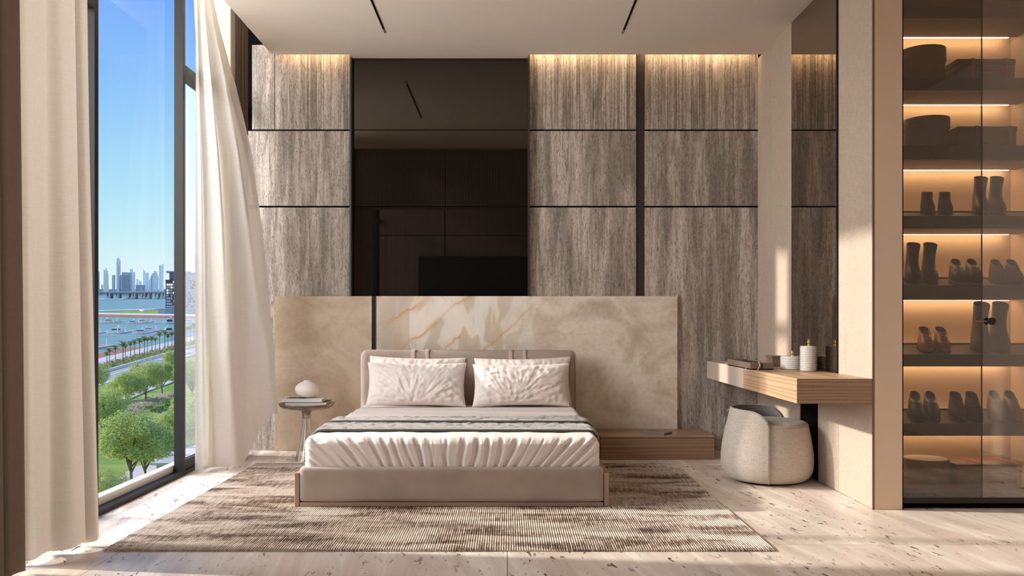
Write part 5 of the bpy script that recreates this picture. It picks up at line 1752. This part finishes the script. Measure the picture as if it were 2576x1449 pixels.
def hazed_fac_mat(name, wall, glass, sx, sz, rough=0.35, metal=0.0, frac=0.35):
    """far facade: rows and columns too small to tell apart"""
    m, nt, b = new_mat(name)
    br = N(nt, 'ShaderNodeTexBrick', {'Vector': mapping(nt, opos(nt), (sx, sx, sz), rot=(PI / 2, 0, 0)), 'Color1': glass, 'Color2': tuple(c * 0.85 for c in glass[:3]) + (1,), 'Mortar': wall, 'Scale': 1.0, 'Mortar Size': frac * 0.25, 'Brick Width': 0.5, 'Row Height': 0.5})
    br.offset = 0.0
    nt.links.new(br.outputs[0], b.inputs['Base Color'])
    b.inputs['Roughness'].default_value = rough
    b.inputs['Metallic'].default_value = metal
    return m
CREAM = hazed_fac_mat('hazed_cream_facade', rgb(255, 246, 234), rgb(244, 228, 212), 0.130, 0.156, 0.3, 0.35)  # tower colours all lifted towards pale, distance haze painted into them
HAZEB = hazed_fac_mat('hazed_pale_blue_facade', rgb(226, 238, 250), rgb(206, 224, 244), 0.130, 0.130, 0.2, 0.6)
BLUEG = hazed_fac_mat('hazed_blue_facade', rgb(206, 226, 244), rgb(180, 208, 238), 0.130, 0.156, 0.2, 0.6)
GREYF = hazed_fac_mat('hazed_grey_facade', rgb(206, 210, 222), rgb(170, 178, 194), 0.234, 0.260, 0.4, 0.3)
DKF = hazed_fac_mat('hazed_dark_speckled_facade', rgb(188, 192, 202), rgb(132, 138, 150), 0.312, 0.364, 0.5, 0.2)
WHITEF = hazed_fac_mat('hazed_white_grid_facade', rgb(255, 252, 248), rgb(226, 226, 228), 0.234, 0.260, 0.4, 0.3)
HAZEW = hazed_fac_mat('hazed_white_facade', rgb(255, 250, 240), rgb(240, 240, 242), 0.130, 0.156, 0.3, 0.4)


def tower(label, Y, parts, dep=24.0, group='skyline towers'):
    """parts: (name, [(x_px, y_px)...], material, depth factor, set-back)"""
    allx = [p[0] for q in parts for p in q[1]]
    xc = (min(allx) + max(allx)) / 2
    o, r, d = facing(xc, Y)
    root = thing('tower', label, 'tower', tuple(o), group)
    D = math.hypot(o.x, o.y)
    cosA = Y / D
    for nm, poly, m, df, sb in parts:
        pts = []
        for (x, y) in poly:
            X = PX(x, Y); Zw = PZ(y, Y)
            off = (Vector((X, Y, 0)) - Vector((o.x, o.y, 0))).dot(r) * 1.0
            # lateral distance across the line of sight
            pts.append((off / cosA * cosA * 1.0, Zw))
        n = len(pts)
        v = []
        for dd in (sb, sb + dep * df):
            for (l, z) in pts:
                q = o + r * l + d * dd
                v.append((q.x, q.y, z))
        f = [tuple(range(n)), tuple(range(2 * n - 1, n - 1, -1))] + [(i, (i + 1) % n, n + (i + 1) % n, n + i) for i in range(n)]
        mk(nm, v, f, m, root)
    return root
def rect(x0, x1, yt, yb=742): return [(x0, yb), (x1, yb), (x1, yt), (x0, yt)]
YT = 3400.0
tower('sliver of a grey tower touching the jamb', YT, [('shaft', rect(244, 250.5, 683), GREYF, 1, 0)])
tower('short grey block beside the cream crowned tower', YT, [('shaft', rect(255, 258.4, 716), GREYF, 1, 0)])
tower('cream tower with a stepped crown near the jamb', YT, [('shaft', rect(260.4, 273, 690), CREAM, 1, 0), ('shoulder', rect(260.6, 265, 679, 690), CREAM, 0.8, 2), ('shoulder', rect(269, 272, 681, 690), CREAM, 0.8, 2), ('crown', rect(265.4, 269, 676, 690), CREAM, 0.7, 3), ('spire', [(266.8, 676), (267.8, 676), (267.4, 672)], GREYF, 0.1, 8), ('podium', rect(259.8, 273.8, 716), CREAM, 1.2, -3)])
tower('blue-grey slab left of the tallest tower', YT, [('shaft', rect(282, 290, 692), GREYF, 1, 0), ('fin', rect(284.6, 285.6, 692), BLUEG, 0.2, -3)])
tower('tallest cream tower with a blue side and spire', YT + 60, [('shaft', rect(295.6, 303.6, 656), CREAM, 1, 0), ('side', [(292.8, 742), (296, 742), (296, 649), (294, 650), (293.4, 658), (292.8, 662)], BLUEG, 1, 1), ('crown', rect(295.8, 302.4, 650, 656), HAZEB, 0.7, 3), ('spire', [(298, 650), (299, 650), (298.6, 640)], GREYF, 0.05, 10), ('window_slot', rect(298.4, 299.8, 668, 690), GREYF, 0.1, -2)])
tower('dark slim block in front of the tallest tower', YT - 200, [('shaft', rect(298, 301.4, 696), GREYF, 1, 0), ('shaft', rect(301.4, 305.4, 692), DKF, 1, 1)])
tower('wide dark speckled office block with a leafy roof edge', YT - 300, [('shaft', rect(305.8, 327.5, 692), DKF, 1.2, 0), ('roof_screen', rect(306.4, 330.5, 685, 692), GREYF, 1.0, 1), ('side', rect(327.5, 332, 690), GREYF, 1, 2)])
tower('pale ivory tower behind the speckled block', YT + 250, [('shaft', rect(327, 334.5, 677), HAZEW, 1, 0), ('shaft', rect(334.5, 340, 684), HAZEW, 1, 2), ('fin', rect(335.8, 337.6, 692), HAZEB, 0.2, -3)])
tower('small pale blue tower far between the blocks', YT + 400, [('shaft', rect(343, 348, 702), HAZEB, 1, 0)])
tower('small lilac tower beside the small pale blue one', YT + 400, [('shaft', rect(349, 351, 706), HAZEB, 1, 0), ('shaft', rect(351, 356.5, 707), HAZEB, 1, 2)])
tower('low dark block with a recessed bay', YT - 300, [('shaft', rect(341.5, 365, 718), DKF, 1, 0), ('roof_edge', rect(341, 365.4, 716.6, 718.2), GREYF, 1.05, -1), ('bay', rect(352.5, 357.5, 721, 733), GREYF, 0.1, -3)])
tower('blue glass tower with a sail shaped top', YT, [('sail', [(360, 742), (369, 742), (369, 690), (364, 682), (360, 676)], HAZEB, 1, 0), ('slab', [(369, 742), (374, 742), (374, 687), (372.4, 685), (370.4, 685), (369, 688)], BLUEG, 1, 1)])
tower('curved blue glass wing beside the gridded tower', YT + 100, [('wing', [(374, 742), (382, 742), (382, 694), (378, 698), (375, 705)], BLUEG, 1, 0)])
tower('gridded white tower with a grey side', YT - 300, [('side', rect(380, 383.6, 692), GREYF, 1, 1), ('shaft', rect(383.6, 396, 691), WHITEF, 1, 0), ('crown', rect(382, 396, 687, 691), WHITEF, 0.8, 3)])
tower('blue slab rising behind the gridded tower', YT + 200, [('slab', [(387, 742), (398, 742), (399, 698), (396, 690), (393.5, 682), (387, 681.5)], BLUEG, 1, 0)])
tower('tall pale twin with a slanted knife top', YT, [('slab', rect(400, 404.8, 669), BLUEG, 1, 1), ('cap', rect(399.6, 405, 668.4, 671), GREYF, 0.9, 0), ('blade', [(404.8, 742), (411.8, 742), (411.8, 662), (404.8, 668.5)], HAZEB, 1, 0)])
tower('pale blue tower seen through the sash pane', YT, [('shaft', rect(489.5, 500, 641), HAZEB, 1, 0), ('roof_line', rect(489.2, 500.3, 666, 667), HAZEW, 1, -2)])
# distant shore
o, r, d = facing(340, 3700)
v = []
for dd in (0, 300):
    for (x, y) in ((120, 744), (560, 744), (560, 727.5), (120, 727.5)):
        v.append((PX(x, 3700 + dd), 3700 + dd, PZ(y, 3700)))
f = [(0, 1, 2, 3), (7, 6, 5, 4), (0, 4, 5, 1), (1, 5, 6, 2), (2, 6, 7, 3), (3, 7, 4, 0)]
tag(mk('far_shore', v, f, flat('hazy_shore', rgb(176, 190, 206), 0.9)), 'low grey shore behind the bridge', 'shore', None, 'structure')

# bridge
YBR = 2150.0
br = thing('bridge', 'low white road bridge on slanted piers in front of the skyline', 'bridge', (PX(330, YBR), YBR, gz(YBR)))
def bz(y): return PZ(y, YBR)
bl = [(120, 735.5, 741), (250, 734.4, 739), (300, 734.0, 738), (360, 733.4, 737.2), (416, 733.2, 737), (470, 733, 737)]
v = []
for (x, yt, yb) in bl:
    for yy in (0, 34):
        v += [(PX(x, YBR), YBR + yy, bz(yt)), (PX(x, YBR), YBR + yy, bz(yb))]
f = []
for i in range(len(bl) - 1):
    k = 4 * i
    for a_, b_ in ((0, 1), (1, 3), (3, 2), (2, 0)): f.append((k + a_, k + b_, k + 4 + b_, k + 4 + a_))
f += [(0, 1, 3, 2), (4 * len(bl) - 4, 4 * len(bl) - 3, 4 * len(bl) - 1, 4 * len(bl) - 2)]
mk('deck', v, f, GREYC, br)
v = [(PX(x, YBR), YBR - 2 + yy, bz(yt - dz)) for (x, yt, yb) in bl for yy in (0, 2) for dz in (0.9, -0.8)]
mk('parapet', v, f, CONC, br)
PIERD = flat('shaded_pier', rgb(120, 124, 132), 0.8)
for (x0, x1) in ((264, 275.5), (287, 297), (315, 322), (324, 333), (333.5, 339), (347, 356), (357, 363), (364, 374), (386, 396), (400, 407.5), (408, 414)):
    p_ = mk('pier', [], [], None, br) if False else None
    poly = [(x0, 751.5), (x1, 751.5), (x1, 737), (x1 - 1.6, 738), (x1 - 5.0 if x1 - x0 > 7 else x1 - 3, 746), (x0, 750)]
    v = [(PX(x, YBR), YBR + dd, bz(y)) for dd in (2, 10) for (x, y) in poly]
    n = len(poly)
    ff = [tuple(range(n)), tuple(range(2 * n - 1, n - 1, -1))] + [(i, (i + 1) % n, n + (i + 1) % n, n + i) for i in range(n)]
    pr_ = mk('pier', v, ff, CONC, br)
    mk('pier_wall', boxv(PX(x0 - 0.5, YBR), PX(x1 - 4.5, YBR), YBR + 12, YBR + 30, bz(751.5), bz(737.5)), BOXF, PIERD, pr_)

# apartment block behind the thin mullion
YA = 822.0
ab = thing('apartment_block', 'grey apartment block with lit windows behind the thin mullion', 'apartment block', (PX(455, YA), YA, gz(YA)))
GREYA = flat('grey_render', rgb(120, 124, 134), 0.7)
GREYL_ = flat('pale_grey_render', rgb(196, 198, 204), 0.7)
o, r, d = facing(455, YA)
D = Vector((o.x, o.y, 0))
def ab_box(name, x0, x1, yt, yb, m, near=0.0, dep=14.0, par=ab):
    v = []
    for dd in (near, near + dep):
        for (x, y) in ((x0, yb), (x1, yb), (x1, yt), (x0, yt)):
            off = (Vector((PX(x, YA), YA, 0)) - D).dot(r)
            q = o + r * off + d * dd
            v.append((q.x, q.y, PZ(y, YA)))
    return mk(name, v, [(0, 1, 2, 3), (7, 6, 5, 4), (0, 4, 5, 1), (1, 5, 6, 2), (2, 6, 7, 3), (3, 7, 4, 0)], m, par)
ab_box('podium', 398, 520, 777, 790.5, GREYL_, -6, 30)
ab_box('podium_roof', 391, 520, 775.5, 777.5, CONC, -8, 34)
ab_box('wing', 417, 440, 706, 776, GREYA, 0)
ab_box('roof_edge', 416, 441, 704.5, 706.2, flat('charcoal_roof_edge', rgb(74, 76, 82), 0.7), -1.5, 17)
ab_box('stair_tower', 426, 468, 685, 776, GREYA, 3)
ab_box('roof_slab', 418, 481, 682, 684.8, GREYL_, 0, 20)
ab_box('main_block', 467, 520, 685, 776, flat('mid_grey_render', rgb(172, 174, 182), 0.7), 1)
ab_box('billboard', 476, 495, 691, 705, GREYL_, -0.6, 1)
WARM = emit('lit_window', (1.0, 0.78, 0.48, 1), 0.9)
PANEW = flat('pale_window', rgb(214, 222, 226), 0.2)
DARKW = flat('dark_window', rgb(84, 92, 104), 0.2)
ra = random.Random(5)
for fl in range(10):
    yt = 707.5 + fl * 6.85
    for k in range(4):
        x0 = 419.4 + k * 5.2
        m = WARM if (fl < 5 and ra.random() < 0.55) else (PANEW if ra.random() < 0.7 else DARKW)
        ab_box('window', x0, x0 + 4.2, yt, yt + 4.6, m, -0.5, 0.6)
    ab_box('floor_band', 416.4, 440.5, yt + 4.8, yt + 6.4, DARKW, -1.2, 1.4)
    for k in range(5):
        x0 = (474 if fl < 5 else 468) + k * 4.6
        m = PANEW if ra.random() < 0.75 else DARKW
        ab_box('window', x0, x0 + 3.3, yt, yt + 4.2, m, 0.4, 0.8)
